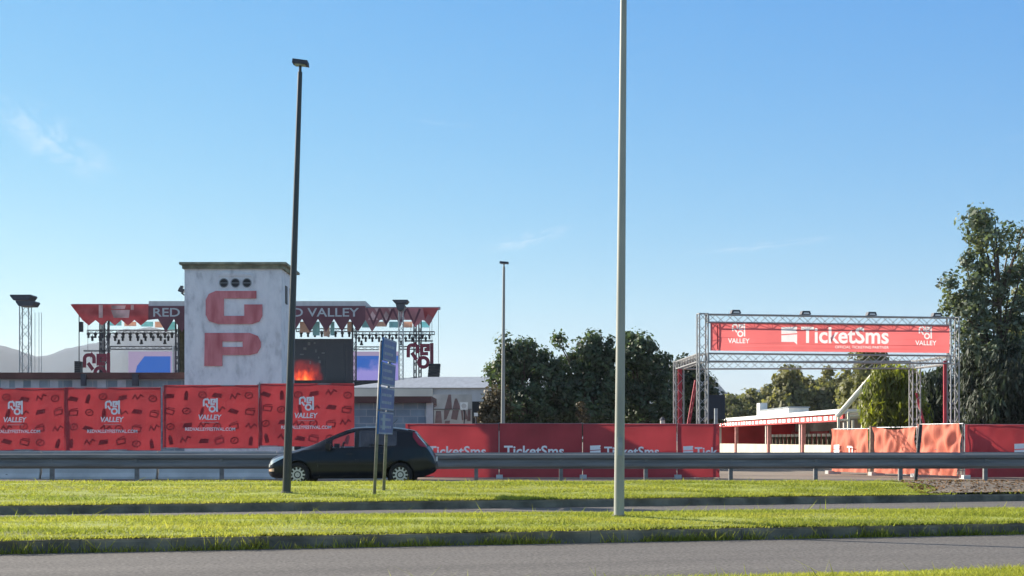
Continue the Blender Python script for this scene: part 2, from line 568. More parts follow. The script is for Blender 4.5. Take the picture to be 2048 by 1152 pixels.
m_leaf = {
    'dark': mat('leaf_dark', (0.048, 0.084, 0.048), 0.55, var=0.35, scale=0.7, trans=0.34, tcol=(1.5, 1.5, 0.7), island=0.45, col2=(0.095, 0.138, 0.068)),
    'euca': mat('leaf_grey_green', (0.088, 0.135, 0.098), 0.55, var=0.35, scale=0.6, trans=0.32, tcol=(1.5, 1.5, 0.7), island=0.45, col2=(0.175, 0.215, 0.135)),
    'willow': mat('leaf_yellow_green', (0.16, 0.20, 0.03), 0.55, var=0.3, scale=0.7, trans=0.55, tcol=(1.4, 1.5, 0.6), island=0.4, col2=(0.26, 0.27, 0.05)),
    'pine': mat('leaf_pine', (0.20, 0.215, 0.095), 0.6, var=0.35, scale=0.25, trans=0.45, tcol=(1.4, 1.4, 0.8), island=0.4, col2=(0.23, 0.22, 0.080)),
    'deep': mat('leaf_deep', (0.032, 0.050, 0.030), 0.6, var=0.4, scale=0.6, trans=0.25, tcol=(1.4, 1.4, 0.8), island=0.45, col2=(0.065, 0.088, 0.048)),
    'dry': mat('leaf_brown_green', (0.075, 0.068, 0.030), 0.6, var=0.35, scale=0.9, trans=0.3, island=0.4, col2=(0.115, 0.085, 0.040)),
}
m_dead = mat('dead_leaf', (0.20, 0.11, 0.045), 0.8, var=0.4, scale=6, island=0.5, trans=0.2)


def brick_mat(name, c1, c2, mortar, bw, bh):
    m = bpy.data.materials.new(name); m.use_nodes = True
    n, l = m.node_tree.nodes, m.node_tree.links
    p = n['Principled BSDF']; p.inputs['Roughness'].default_value = 0.9
    tc = n.new('ShaderNodeTexCoord')
    mp = n.new('ShaderNodeMapping'); mp.inputs['Rotation'].default_value = (R(90), 0, 0)
    l.new(tc.outputs['Object'], mp.inputs[0])
    br = n.new('ShaderNodeTexBrick')
    br.inputs['Color1'].default_value = (*c1, 1); br.inputs['Color2'].default_value = (*c2, 1)
    br.inputs['Mortar'].default_value = (*mortar, 1)
    br.inputs['Scale'].default_value = 1; br.inputs['Mortar Size'].default_value = 0.02
    br.inputs['Brick Width'].default_value = bw; br.inputs['Row Height'].default_value = bh
    l.new(mp.outputs[0], br.inputs[0])
    nz = n.new('ShaderNodeTexNoise'); nz.inputs['Scale'].default_value = 1.5; nz.inputs['Detail'].default_value = 6
    l.new(tc.outputs['Object'], nz.inputs[0])
    mx = n.new('ShaderNodeMix'); mx.data_type = 'RGBA'; mx.blend_type = 'OVERLAY'; mx.inputs[0].default_value = 0.5
    l.new(br.outputs[0], mx.inputs[6]); l.new(nz.outputs[0], mx.inputs[7])
    l.new(mx.outputs[2], p.inputs['Base Color'])
    return m


m_block = brick_mat('grey_block', (0.25, 0.32, 0.37), (0.17, 0.23, 0.28), (0.33, 0.37, 0.40), 0.62, 0.30)

m_paint = mat('black_car_paint', (0.008, 0.011, 0.017), 0.3, spec=0.22, metal=0.0, var=0.05)
m_paint.node_tree.nodes['Principled BSDF'].inputs['Coat Weight'].default_value = 0.22
m_paint.node_tree.nodes['Principled BSDF'].inputs['Coat Roughness'].default_value = 0.06


def glass_mat(name, tint, gl=0.12):
    m = bpy.data.materials.new(name); m.use_nodes = True
    n, l = m.node_tree.nodes, m.node_tree.links
    n.remove(n['Principled BSDF'])
    t = n.new('ShaderNodeBsdfTransparent'); t.inputs[0].default_value = (*tint, 1)
    g = n.new('ShaderNodeBsdfGlossy'); g.inputs['Roughness'].default_value = 0.05; g.inputs[0].default_value = (0.9, 0.95, 1, 1)
    fr = n.new('ShaderNodeFresnel'); fr.inputs[0].default_value = 1.5
    nz = n.new('ShaderNodeTexNoise'); nz.inputs['Scale'].default_value = 2
    mr = n.new('ShaderNodeMapRange'); mr.inputs[3].default_value = gl * 0.5; mr.inputs[4].default_value = gl
    l.new(nz.outputs[0], mr.inputs[0])
    ad = n.new('ShaderNodeMath'); ad.operation = 'MAXIMUM'
    l.new(fr.outputs[0], ad.inputs[0]); l.new(mr.outputs[0], ad.inputs[1])
    mx = n.new('ShaderNodeMixShader')
    l.new(ad.outputs[0], mx.inputs[0]); l.new(t.outputs[0], mx.inputs[1]); l.new(g.outputs[0], mx.inputs[2])
    l.new(mx.outputs[0], n['Material Output'].inputs[0])
    return m


m_glass = glass_mat('car_glass', (0.88, 0.90, 0.90), .05)
m_glassd = glass_mat('dark_car_glass', (0.10, 0.13, 0.15), 0.16)


# ------------------------------------------------------------------ ground, roads, kerbs, grass
def sm(t):
    t = min(1, max(0, t)); return t * t * (3 - 2 * t)


def k1(x): return 18.75 + 0.28 * x
def e1(x): return 22.4 + 0.17 * x - 1.3 * sm((x - 7.6) / 1.6)
def k2(x): return min(32.9, 28.8 + 0.30 * x)
def e0(x): return 11.95 + 0.27 * x


def z1(x, y):
    t = (y - k1(x)) / max(0.5, e1(x) - k1(x))
    return 0.165 + 0.055 * math.sin(math.pi * min(1, max(0, t))) + 0.03 * t


def z2(x, y):
    c = 33.5
    if y <= c:
        return 0.165 + 0.205 * sm((y - k2(x)) / (c - k2(x)))
    return 0.37 - 0.19 * sm((y - c) / 0.9)


def z0(x, y): return 0.17 - 0.02 * sm((e0(x) - y) / 8)


def gz(y):
    """height of the far ground"""
    if y < 34.1: return -0.16
    pts = [(34.1, 0.175), (37, 0.19), (40, 0.20), (43, 0.10), (50, -0.08), (54, -0.10), (60, -0.10), (5000, -0.10)]
    for (a, za), (b, zb) in zip(pts, pts[1:]):
        if y <= b: return za + (zb - za) * (y - a) / (b - a)
    return -0.1


def sheet(name, ys, zf, x0, x1, m, nx=2):
    mb = MB()
    xs = [x0 + (x1 - x0) * i / nx for i in range(nx + 1)]
    vs = [(x, y, zf(y)) for y in ys for x in xs]
    k = nx + 1
    fs = [(j * k + i, j * k + i + 1, (j + 1) * k + i + 1, (j + 1) * k + i) for j in range(len(ys) - 1) for i in range(nx)]
    return prop(mb.add(vs, fs).build(name, m), kind='structure')


sheet('ground', [-60, 0, 33.9, 34.1, 35, 37, 40, 43, 46, 50, 54, 60, 100, 300, 1000, 4600], gz, -4200, 4200, m_dirt)
sheet('road', [-20, 34.2], lambda y: 0.0, -90, 90, m_asph, 4)
sheet('far_road', [34.15, 35, 37, 40, 43, 46, 50, 52.5], lambda y: gz(y) + 0.006, -120, 120, m_asph2, 4)


def strip(name, lo, hi, zf, x0, x1, m, nx=60, ny=14, skirt=True):
    mb = MB()
    vs, fs = [], []
    k = ny + 1 + (1 if skirt else 0)
    for i in range(nx + 1):
        x = x0 + (x1 - x0) * i / nx
        a, b = lo(x), hi(x)
        for j in range(ny + 1):
            y = a + (b - a) * j / ny
            vs.append((x, y, zf(x, y) + 0.012 * math.sin(x * 2.1 + y * 3.3) * math.sin(x * 0.9 - y * 1.7)))
        if skirt: vs.append((x, b + 0.03, -0.03))
    for i in range(nx):
        for j in range(k - 1):
            fs.append((i * k + j, (i + 1) * k + j, (i + 1) * k + j + 1, i * k + j + 1))
    return prop(mb.add(vs, fs).build(name, m, smooth=True), kind='structure')


def kerb(name, line, x0, x1, h):
    mb = MB()
    n = int((x1 - x0) / 1.0)
    for i in range(n):
        a, b = x0 + (x1 - x0) * i / n, x0 + (x1 - x0) * (i + 1) / n - 0.004
        pa, pb = line(a), line(b)
        dz = 0.006 * random.random()
        vs = []
        for x, y in ((a, pa), (b, pb)):
            vs += [(x, y - 0.02, -0.02), (x, y, h - 0.03 + dz), (x, y + 0.03, h + dz), (x, y + 0.16, h + dz), (x, y + 0.16, -0.02)]
        fs = [(0, 5, 6, 1), (1, 6, 7, 2), (2, 7, 8, 3), (3, 8, 9, 4), (0, 1, 2, 3, 4), (9, 8, 7, 6, 5)]
        mb.add(vs, fs)
    return prop(mb.build(name, m_kerb), kind='structure')


strip('near_verge', lambda x: e0(x) - 14, e0, z0, -30, 30, m_soil)
strip('grass_median', lambda x: k1(x) + 0.13, e1, z1, -26, 22, m_soil)
strip('grass_verge', lambda x: k2(x) + 0.13, lambda x: 34.4, z2, -30, 24, m_soil)
kerb('median_kerb', k1, -26, 22, 0.14)
kerb('verge_kerb', k2, -30, 24, 0.14)


def blades(name, n, x0, x1, lo, hi, zf, h, w, label, dens=None, edge=0.0):
    X = RNG.uniform(x0, x1, n)
    a = np.array([lo(x) for x in X]); b = np.array([hi(x) for x in X])
    Y = a + (b - a) * RNG.random(n)
    if edge:
        k = int(n * edge)
        Y[:k] = a[:k] + RNG.normal(0.0, 0.06, k) - 0.07 * np.clip(np.sin(X[:k] * 3.1) + np.sin(X[:k] * 7.7 + 1), 0, 2)
    keep = np.ones(n, bool)
    pat = np.zeros(n)
    rq = np.random.default_rng(5)
    for _ in range(14):
        fx, fy, ph, px_ = rq.uniform(.25, 2.2), rq.uniform(1.5, 7.5), rq.uniform(0, 6.3), rq.choice([-1, 1])
        pat += np.sin(X * fx * px_ + Y * fy + ph)
    pat = 0.5 + pat / 5.5
    if dens is not None:
        keep = RNG.random(n) < np.array([dens(x, y) for x, y in zip(X, Y)])
    X, Y, pat = X[keep], Y[keep], pat[keep]
    n = len(X)
    Z = np.array([zf(x, y) for x, y in zip(X, Y)]) - 0.01
    H = h * (0.55 + 0.7 * RNG.random(n)) * (0.55 + 0.65 * np.clip(pat, 0, 1))
    tall = RNG.random(n) < 0.006
    H[tall] *= RNG.uniform(1.5, 3.2, tall.sum())
    Wd = w * (0.6 + 0.7 * RNG.random(n))
    t = RNG.uniform(0, math.pi, n)
    dx, dy = np.cos(t) * Wd / 2, np.sin(t) * Wd / 2
    lx, ly = RNG.normal(0, 0.9, n) * H, RNG.normal(0, 0.6, n) * H
    V = np.empty((n, 3, 3))
    V[:, 0] = np.stack([X - dx, Y - dy, Z], 1)
    V[:, 1] = np.stack([X + dx, Y + dy, Z], 1)
    V[:, 2] = np.stack([X + lx, Y + ly, Z + H], 1)
    Fc = np.arange(3 * n).reshape(n, 3)
    o = np_mesh(name, V.reshape(-1, 3), Fc, m_grass)
    return prop(o, label, 'grass', kind='stuff')


blades('median_grass', 105000, -10.5, 11, lambda x: k1(x) + 0.05, e1, z1, 0.050, 0.018, 'short bright grass on the median between the two kerbed roads', edge=0.06)
blades('verge_grass', 120000, -14.5, 11.2, lambda x: k2(x) + 0.05, lambda x: 34.1, z2, 0.050, 0.024, 'short bright grass on the verge in front of the black car',
       dens=lambda x, y: 1 if x < 8.6 else max(0.04, 1 - (x - 8.6) / 0.9), edge=0.05)
blades('near_grass', 36000, -1.5, 7.0, lambda x: e0(x) - 1.6, lambda x: e0(x) + 0.03, z0, 0.055, 0.012, 'short bright grass at the near edge of the road')


def weeds():
    n = 5200
    cx = RNG.uniform(-9, 9.5, 230)
    k = RNG.integers(0, len(cx), n)
    X = cx[k] + RNG.normal(0, .09, n)
    Y = np.array([k1(x) for x in X]) - np.abs(RNG.normal(.03, .035, n))
    H = RNG.uniform(.03, .12, n) * (0.5 + 1.2 * RNG.random(len(cx))[k] ** 2)
    t = RNG.uniform(0, math.pi, n); dx, dy = np.cos(t) * .008, np.sin(t) * .008
    z = np.zeros(n)
    V = np.empty((n, 3, 3))
    V[:, 0] = np.stack([X - dx, Y - dy, z], 1); V[:, 1] = np.stack([X + dx, Y + dy, z], 1)
    V[:, 2] = np.stack([X + RNG.normal(0, .5, n) * H, Y + RNG.normal(-.1, .4, n) * H, H], 1)
    prop(np_mesh('kerb_weeds', V.reshape(-1, 3), np.arange(3 * n).reshape(n, 3), m_grass), 'small weeds growing along the foot of the near kerb', 'weeds', kind='stuff')


weeds()


def scatter_leaves():
    n = 2600
    X = RNG.uniform(8.6, 14, n); Y = np.array([k2(x) + 0.1 + (34.0 - k2(x)) * t for x, t in zip(X, RNG.random(n))])
    Z = np.array([z2(x, y) for x, y in zip(X, Y)]) + 0.02
    s = RNG.uniform(0.02, 0.05, n)
    a, b = RNG.normal(0, 1, (n, 3)), RNG.normal(0, 1, (n, 3))
    a[:, 2] *= 0.5; b[:, 2] *= 0.5
    a = a / np.linalg.norm(a, axis=1)[:, None] * s[:, None]; b = b / np.linalg.norm(b, axis=1)[:, None] * s[:, None]
    c = np.stack([X, Y, Z], 1)
    V = np.stack([c - a, c - b, c + a, c + b], 1).reshape(-1, 3)
    prop(np_mesh('fallen_leaves', V, np.arange(4 * n).reshape(n, 4), m_dead), 'dry brown leaves lying at the right end of the grass verge', 'fallen leaves', kind='stuff')
    mb = MB()
    vs = []
    xs = np.linspace(8.7, 20, 24)
    for x in xs:
        for t in np.linspace(0, 1, 8):
            y = k2(x) + 0.14 + (34.2 - k2(x) - 0.14) * t
            vs.append((x + 0.5 * math.sin(5 * t) * (1 if x < 9 else 0), y, z2(x, y) + 0.022))
    mb.add(vs, [(i * 8 + j, i * 8 + 8 + j, i * 8 + 9 + j, i * 8 + 1 + j) for i in range(23) for j in range(7)])
    prop(mb.build('bare_soil', m_dirt), kind='structure')


scatter_leaves()


# ------------------------------------------------------------------ hills
def hills():
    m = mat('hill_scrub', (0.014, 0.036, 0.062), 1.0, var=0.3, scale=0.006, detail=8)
    pts = [(-900, 730), (-300, 700), (0, 690), (20, 694), (45, 706), (75, 710), (100, 708), (150, 694), (190, 688), (215, 675), (250, 658), (300, 654),
           (345, 663), (400, 690), (500, 722), (600, 738), (800, 752), (900, 764), (1000, 770), (1200, 752), (1330, 725), (1390, 733),
           (1425, 756), (1450, 784), (1480, 791), (1520, 777), (1552, 764), (1590, 772), (1800, 784), (2100, 765), (2500, 780), (3000, 800)]
    D = 2600
    xs = np.arange(-900, 3001, 12)
    h = np.interp(xs, [p[0] for p in pts], [p[1] for p in pts])
    rr = np.random.default_rng(3)
    h = h + np.convolve(rr.normal(0, 3.0, len(xs)), np.ones(3) / 3, 'same')
    rows = [(-700, 0), (-450, .35), (-220, .72), (-80, .94), (0, 1), (150, .8), (500, .3), (800, 0)]
    mb = MB(); vs = []
    for px, y in zip(xs, h):
        p = at(px, y, D)
        for dy, k in rows:
            j = 0.03 * math.sin(px * .013 + dy * .02) * math.sin(px * .031 - dy * .011) if 0 < k < 1 else 0
            vs.append((p.x * (1 + dy / D), D + dy, -0.3 + (p.z + 0.3) * (k + j)))
    n = len(rows)
    mb.add(vs, [(i * n + j, (i + 1) * n + j, (i + 1) * n + j + 1, i * n + j + 1) for i in range(len(xs) - 1) for j in range(n - 1)])
    prop(mb.build('hills', m, smooth=True), kind='structure')


hills()


# ------------------------------------------------------------------ trees
def leaf_mesh(name, lobes, n_clump, per, size, clump_r, m, parent, seed, droop=0.0, shell=0.55, flat=1.0):
    r = np.random.default_rng(seed)
    L = np.array(lobes, dtype=float)
    vol = (L[:, 3] * L[:, 4] * L[:, 5]) ** 0.75
    idx = r.choice(len(L), n_clump, p=vol / vol.sum())
    d = r.normal(0, 1, (n_clump, 3)); d /= np.linalg.norm(d, axis=1)[:, None]
    rad = shell + (1 - shell) * r.random(n_clump) ** 0.7
    C = L[idx, :3] + d * rad[:, None] * L[idx, 3:6]
    cr = clump_r * (0.6 + 0.8 * r.random(n_clump))
    k = np.repeat(np.arange(n_clump), per)
    q = r.normal(0, 1, (len(k), 3)); q /= np.linalg.norm(q, axis=1)[:, None]
    P = C[k] + q * (cr[k] * r.random(len(k)) ** 0.45)[:, None] * np.array([1, 1, flat])
    if droop:
        P[:, 2] -= droop * r.random(len(k)) ** 1.5
    nrm = q * 0.7 + d[k] * 0.5 + r.normal(0, 0.6, (len(k), 3)); nrm[:, 2] += 0.25
    nrm /= np.linalg.norm(nrm, axis=1)[:, None]
    ref = r.normal(0, 1, (len(k), 3))
    if droop: ref = ref * 0.25 + np.array([0, 0, 1.0])
    a = ref - (ref * nrm).sum(1)[:, None] * nrm; a /= np.linalg.norm(a, axis=1)[:, None]
    b = np.cross(nrm, a)
    s = size * (0.45 + 1.1 * r.random(len(k)) ** 1.5)
    a = a * (s * (1.3 if droop else 0.8))[:, None]; b = b * (s * (0.30 if droop else 0.5))[:, None]
    V = np.stack([P - a, P - b * 1.0, P + a, P + b], 1).reshape(-1, 3)
    return np_mesh(name, V, np.arange(4 * len(k)).reshape(-1, 4), m, parent, tuple(OFF[parent.name]) if parent else (0, 0, 0))


def tree(D, box, label, m, cat='tree', group=None, lobes=None, n_clump=150, per=70, size=0.13, clump=0.42, trunk_r=0.16, seed=1, droop=0,
         bark=None, name='tree', shell=0.5, trunk_to=0.75, dep=0.9):
    """box = (px left, px right, y top, y of crown's foot); lobes in 0..1 of the box (u, v up, ru, rv)"""
    xl, xr, yt, yb = box
    p = at((xl + xr) / 2, yt, D); s = F / D
    w, h = (xr - xl) / s, (yb - yt) / s
    zb = CAM_H + (HOR - yb) / s
    base = Vector((p.x, D, gz(D)))
    t = thing(name, base, label, cat, group)
    rr = random.Random(seed)
    if lobes is None:
        lobes = [(0.5, 0.72, 0.30, 0.28), (0.25, 0.45, 0.25, 0.28), (0.75, 0.42, 0.25, 0.28), (0.5, 0.3, 0.38, 0.28)]
    LL = []
    for (u, v, ru, rv) in lobes:
        LL.append((p.x + (u - 0.5) * w, D + rr.uniform(-.15, .15) * w, zb + v * h, ru * w, max(ru * w * dep, 0.5), rv * h))
    leaf_mesh('crown', LL, n_clump, per, size, clump, m, t, seed, droop, shell)
    mb = MB()
    top = zb + h * trunk_to
    nodes = [base + Vector((0, 0, -0.05))]
    for i in range(1, 5):
        nodes.append(Vector((base.x + rr.uniform(-.1, .1), D + rr.uniform(-.1, .1), base.z + (top - base.z) * i / 4)))
    mb.path(nodes, [trunk_r, trunk_r * .8, trunk_r * .65, trunk_r * .45, trunk_r * .2])
    for (cx, cy, cz, rx, ry, rz) in LL:
        k = rr.randint(1, 3)
        for _ in range(3):
            e = Vector((cx + rr.uniform(-.6, .6) * rx, cy + rr.uniform(-.6, .6) * ry, cz + rr.uniform(-.3, .7) * rz))
            mid = (nodes[k] + e) / 2 + Vector((0, 0, 0.12))
            mb.path([nodes[k], mid, e], [trunk_r * .4, trunk_r * .25, trunk_r * .08], 6)
    mb.build('trunk', bark or m_bark, t, smooth=True)
    return t


tree(74, (962, 1135, 660, 868), 'dark bushy tree behind the thinner distant street lamp', m_leaf['dark'], seed=11, n_clump=230, per=75,
     lobes=[(0.42, 0.80, 0.20, 0.18), (0.28, 0.60, 0.22, 0.10), (0.60, 0.66, 0.24, 0.18), (0.75, 0.62, 0.2, 0.12), (0.5, 0.25, 0.44, 0.27), (0.15, 0.54, 0.14, 0.05), (0.85, 0.35, 0.2, 0.3)])
tree(75, (1105, 1262, 660, 868), 'dark bushy tree left of the tall pale lamp post, rising in a rounded peak', m_leaf['dark'], seed=12, n_clump=260, per=75,
     lobes=[(0.58, 0.78, 0.26, 0.20), (0.30, 0.60, 0.22, 0.2), (0.72, 0.55, 0.28, 0.25), (0.45, 0.28, 0.48, 0.3), (0.08, 0.88, 0.05, 0.06)])
tree(76, (1222, 1362, 662, 868), 'dark bushy tree between the tall pale lamp post and the gate', m_leaf['dark'], seed=13, n_clump=220, per=75,
     lobes=[(0.40, 0.78, 0.30, 0.18), (0.62, 0.60, 0.30, 0.2), (0.30, 0.42, 0.28, 0.3), (0.6, 0.25, 0.42, 0.3), (0.20, 0.92, 0.06, 0.06)])
tree(79, (1335, 1452, 705, 868), 'low dark tree seen through the left legs of the truss gate', m_leaf['deep'], seed=14, n_clump=170, per=70,
     lobes=[(0.35, 0.72, 0.28, 0.22), (0.6, 0.45, 0.3, 0.3), (0.85, 0.28, 0.12, 0.2), (0.45, 0.25, 0.45, 0.25)])
tree(72, (958, 1018, 765, 868), 'brownish shrub at the foot of the thin distant street lamp', m_leaf['dry'], cat='shrub', name='shrub', seed=15, n_clump=60, per=60, size=0.11,
     lobes=[(0.55, 0.55, 0.4, 0.45), (0.4, 0.3, 0.35, 0.3)], trunk_r=0.06)
tree(71, (1150, 1176, 806, 850), 'small pale olive sapling in front of the dark trees', m_leaf['dry'], cat='shrub', name='sapling', seed=16, n_clump=14, per=45, size=0.09, clump=.2,
     lobes=[(0.35, 0.7, 0.3, 0.35), (0.65, 0.25, 0.3, 0.3)], trunk_r=0.03)
tree(66, (1872, 2120, 418, 745), 'tall grey green eucalyptus with a gappy crown at the right edge', m_leaf['euca'], seed=21, n_clump=265, per=70, size=0.12, clump=0.45, trunk_r=0.2, shell=0.35,
     lobes=[(0.35, 0.84, 0.18, 0.15), (0.62, 0.76, 0.22, 0.2), (0.30, 0.66, 0.13, 0.12), (0.12, 0.47, 0.12, 0.11), (0.2, 0.38, 0.17, 0.15), (0.45, 0.5, 0.22, 0.16), (0.78, 0.5, 0.25, 0.25), (0.35, 0.2, 0.22, 0.2), (0.7, 0.2, 0.34, 0.2), (0.5, 0.08, 0.34, 0.12)])
tree(64.5, (1918, 2120, 655, 880), 'dark drooping tree under the tall eucalyptus behind the shadowed red fence', m_leaf['deep'], seed=22, n_clump=320, per=95, size=0.13, droop=0.8, shell=0.4,
     lobes=[(0.5, 0.62, 0.5, 0.32), (0.25, 0.35, 0.28, 0.3), (0.7, 0.3, 0.4, 0.3), (0.12, 0.75, 0.12, 0.2)])
tree(73, (1838, 1925, 718, 880), 'dark tree seen between the right legs of the truss gate', m_leaf['deep'], seed=23, n_clump=150, per=70, size=0.14, droop=0.3, shell=0.4,
     lobes=[(0.5, 0.65, 0.45, 0.3), (0.4, 0.3, 0.4, 0.3), (0.75, 0.4, 0.3, 0.4)])
tree(70, (1718, 1846, 722, 874), 'yellow green willow hanging over the lit red fence', m_leaf['willow'], seed=24, n_clump=260, per=85, size=0.14, droop=0.5, shell=0.4, bark=m_barkp,
     lobes=[(0.55, 0.74, 0.36, 0.24), (0.35, 0.5, 0.28, 0.28), (0.72, 0.48, 0.28, 0.34), (0.55, 0.3, 0.42, 0.25), (0.8, 0.25, 0.2, 0.2)], trunk_r=0.2)
tree(95, (1690, 1790, 690, 872), 'olive green tree behind the willow and the diagonal white beam', m_leaf['pine'], seed=25, n_clump=150, per=60, size=0.2, clump=.6, trunk_r=0.2)
tree(90, (1990, 2150, 560, 870), 'olive tinted tree behind the eucalyptus at the right edge', m_leaf['pine'], seed=26, n_clump=200, per=60, size=0.2, clump=.6, trunk_r=0.2)

pines = [(1436, 1490, 795), (1478, 1530, 786), (1516, 1560, 772), (1556, 1602, 733), (1590, 1640, 756), (1625, 1678, 740), (1665, 1720, 748), (1700, 1760, 742),
         (1540, 1580, 790), (1640, 1665, 775)]
pl = ['lowest pale pine at the left end of the far pine row', 'second pine from the left end of the far row, rounded and pale', 'far pine just left of the tallest one', 'tallest slender pine of the far row',
      'far pine just right of the tallest one', 'broad sunlit pine in the middle of the far row', 'far pine left of the diagonal white beam',
      'far pine behind the diagonal white beam', 'short pine at the left foot of the tallest pine', 'small narrow pine half hidden between the two broad far pines']
for i, (a, b, t_) in enumerate(pines):
    D = 165 + 14 * (i % 3)
    tree(D, (a - 10, b + 10, t_, 855), pl[i], m_leaf['pine'], cat='pine tree', name='pine_tree', group='far pines behind the booth', seed=40 + i, n_clump=170, per=60, size=0.33, clump=0.8,
         lobes=[(0.5, 0.85, 0.24, 0.15), (0.45, 0.65, 0.42, 0.2), (0.6, 0.45, 0.55, 0.2), (0.4, 0.25, 0.62, 0.25)], trunk_r=0.25, shell=0.4)


# ------------------------------------------------------------------ street lamps
def street_lamp(px, py, D, zb, height, r0, r1, lean, m, label, head=True, hatch=False, half=0.16):
    b = Vector(((px - 1024) * D / F, D, zb))
    t = thing('street_lamp', b, label, 'street lamp', lean=lean)
    mb = MB()
    n = 12
    mb.path([b + Vector((0, 0, -0.1)), b + Vector((0, 0, height * .5)), b + Vector((0, 0, height))], [r0, (r0 + r1) / 2, r1], n)
    pole = mb.build('pole', m, t, smooth=True)
    hb = MB().tube(b + Vector((0, 0, height - 0.02)), b + Vector((0, 0, height + 0.14)), r1 * .62)
    hb.build('bracket', m, t)
    hd = MB()
    z = height + 0.14
    for (x0, x1, za, zc, yy) in ((-half, half * 1.1, z, z + .10, .13),):
        vs = [b + Vector(p) for p in ((x0, -yy, za + .02), (x1, -yy, za - .015), (x1, yy, za - .015), (x0, yy, za + .02),
                                      (x0 + .01, -yy, zc), (x1 - .01, -yy, zc - .03), (x1 - .01, yy, zc - .03), (x0 + .01, yy, zc))]
        hd.add(vs, [(3, 2, 1, 0), (4, 5, 6, 7), (0, 1, 5, 4), (2, 3, 7, 6), (1, 2, 6, 5), (3, 0, 4, 7)])
    h = hd.build('lamp_head', m_dark, t)
    MB().span(b + Vector((-half * .7, -.09, z - .012)), b + Vector((half * .7, .09, z + .008))).build('lens', m_signw, h)
    if hatch:
        MB().span(b + Vector((-.03, -r0 - .006, .85)), b + Vector((.035, -r0 + .03, 1.1))).build('hatch', m_galv, t)
    MB().tube(b + Vector((0, 0, -.06)), b + Vector((0, 0, .025)), r0 * 1.5, r0 * 1.35, 12).build('base_collar', m_kerb, t)
    return t


street_lamp(573, 990, 30.0, z2(-4.5, 30.0), 8.42, 0.085, 0.046, R(1.85), m_poled, 'dark leaning lamp post standing on the verge in front of the black car', half=0.15)
street_lamp(1238, 1035, 20.9, z1(1.49, 20.9), 8.8, 0.0745, 0.039, R(0.5), m_polel, 'tall pale lamp post on the near median, its head above the frame', hatch=True)
street_lamp(1005, 950, 65.0, gz(65), 8.9, 0.10, 0.055, R(0.4), m_polel, 'thin distant lamp post behind the long red fence', half=0.19)


# ------------------------------------------------------------------ direction sign
def direction_sign():
    p0 = Vector((-2.76, 29.75, 0)); p1 = Vector((-2.60, 31.0, 0))
    d = (p1 - p0).normalized()
    base = (p0 + p1) / 2; base.z = z2(base.x, base.y)
    t = thing('direction_sign', base, 'stack of blue direction boards on two grey posts, seen almost edge on', 'road sign', lean=R(2.6))
    for q, x in ((p0 + d * .15, 0), (p1 - d * .25, 0)):
        mb = MB().tube(Vector((q.x, q.y, z2(q.x, q.y) - .15)), Vector((q.x, q.y, 3.25)), 0.032, n=10)
        mb.build('post', m_galvd, t, smooth=True)
    nrm = Vector((d.y, -d.x, 0))
    rnd = random.Random(5)
    for k in range(4):
        zt = 3.34 - k * 0.49
        o = p0 - d * (0.03 * k) + nrm * 0.05
        w = (p1 - p0).length + 0.03 * k
        M = lambda u, v, w_, o=o, zt=zt: o + d * u + Vector((0, 0, zt + v)) + nrm * w_
        b = MB().poly([[(0, -.45), (w, -.45), (w, 0), (0, 0)]], M, 0.03)
        board = b.build('board', [m_blue], t)
        f = MB()
        f.stroke([(.02, -.43), (w - .02, -.43), (w - .02, -.02), (.02, -.02), (.02, -.43)], 0.025, M, 0.033)
        for row in (-.16, -.31):
            x = .12
            while x < w - .3:
                ww = rnd.uniform(.05, .10)
                f.poly([[(x, row - .02), (x + ww, row - .02), (x + ww, row + .035), (x, row + .035)]], M, 0.034)
                x += ww + rnd.uniform(.02, .05)
        if k == 3:
            f.poly([[(.3, -.36), (.55, -.36), (.55, -.05), (.3, -.05)]], M, 0.036)
        f.build('lettering', m_signt, board)


direction_sign()


# ------------------------------------------------------------------ guard rail
def guard_rail():
    Y = 40.0; g = gz(Y)
    t = thing('guard_rail', (0, Y, g), 'long grey steel crash barrier along the far side of the road', 'crash barrier')
    prof = [(.00, .535), (-.012, .555), (-.085, .60), (-.09, .65), (-.085, .685), (-.02, .725), (-.015, .755), (-.02, .78), (-.085, .82), (-.09, .865), (-.085, .905), (-.015, .95), (.0, .97)]
    xs = [-24.0]
    while xs[-1] < 24: xs.append(xs[-1] + 4.52)
    for a, b in zip(xs, xs[1:]):
        mb = MB()
        n = len(prof); vs = []
        dz = random.uniform(-.008, .008)
        for x, dy in ((a - .12, -.004), (b, 0)):
            vs += [(x, Y - .10 + y + dy, z + dz) for y, z in prof]
            vs += [(x, Y - .10 + y + dy + .012, z + dz) for y, z in prof]
        fs = []
        for i in range(n - 1):
            fs.append((i, 2 * n + i, 2 * n + i + 1, i + 1))
            fs.append((n + i + 1, 3 * n + i + 1, 3 * n + i, n + i))
        fs += [(n - 1, 3 * n - 1, 4 * n - 1, 2 * n - 1), (0, n, 3 * n, 2 * n)]
        mb.add(vs, fs)
        for z in (.65, .865):
            for dx in (-.05, .05):
                mb.tube((a + dx, Y - .215, z), (a + dx, Y - .17, z), .022, n=6)
        mb.build('beam', m_galvd, t, smooth=False)
    px = 105 - 169.5 * 3
    while px < 2048 + 400:
        x = (px - 1024) / 75.0
        pb = MB().span((x - .05, Y - .09, g - .2), (x + .05, Y + .03, .95))
        pb.span((x - .04, Y - .145, .70), (x + .04, Y - .088, .80))
        pb.build('post', m_galvd, t)
        px += 169.5


guard_rail()


# ------------------------------------------------------------------ printed red logo made of strokes
def arc(cx, cy, r, a0, a1, n=10):
    return [(cx + r * math.cos(R(a0 + (a1 - a0) * i / n)), cy + r * math.sin(R(a0 + (a1 - a0) * i / n))) for i in range(n + 1)]


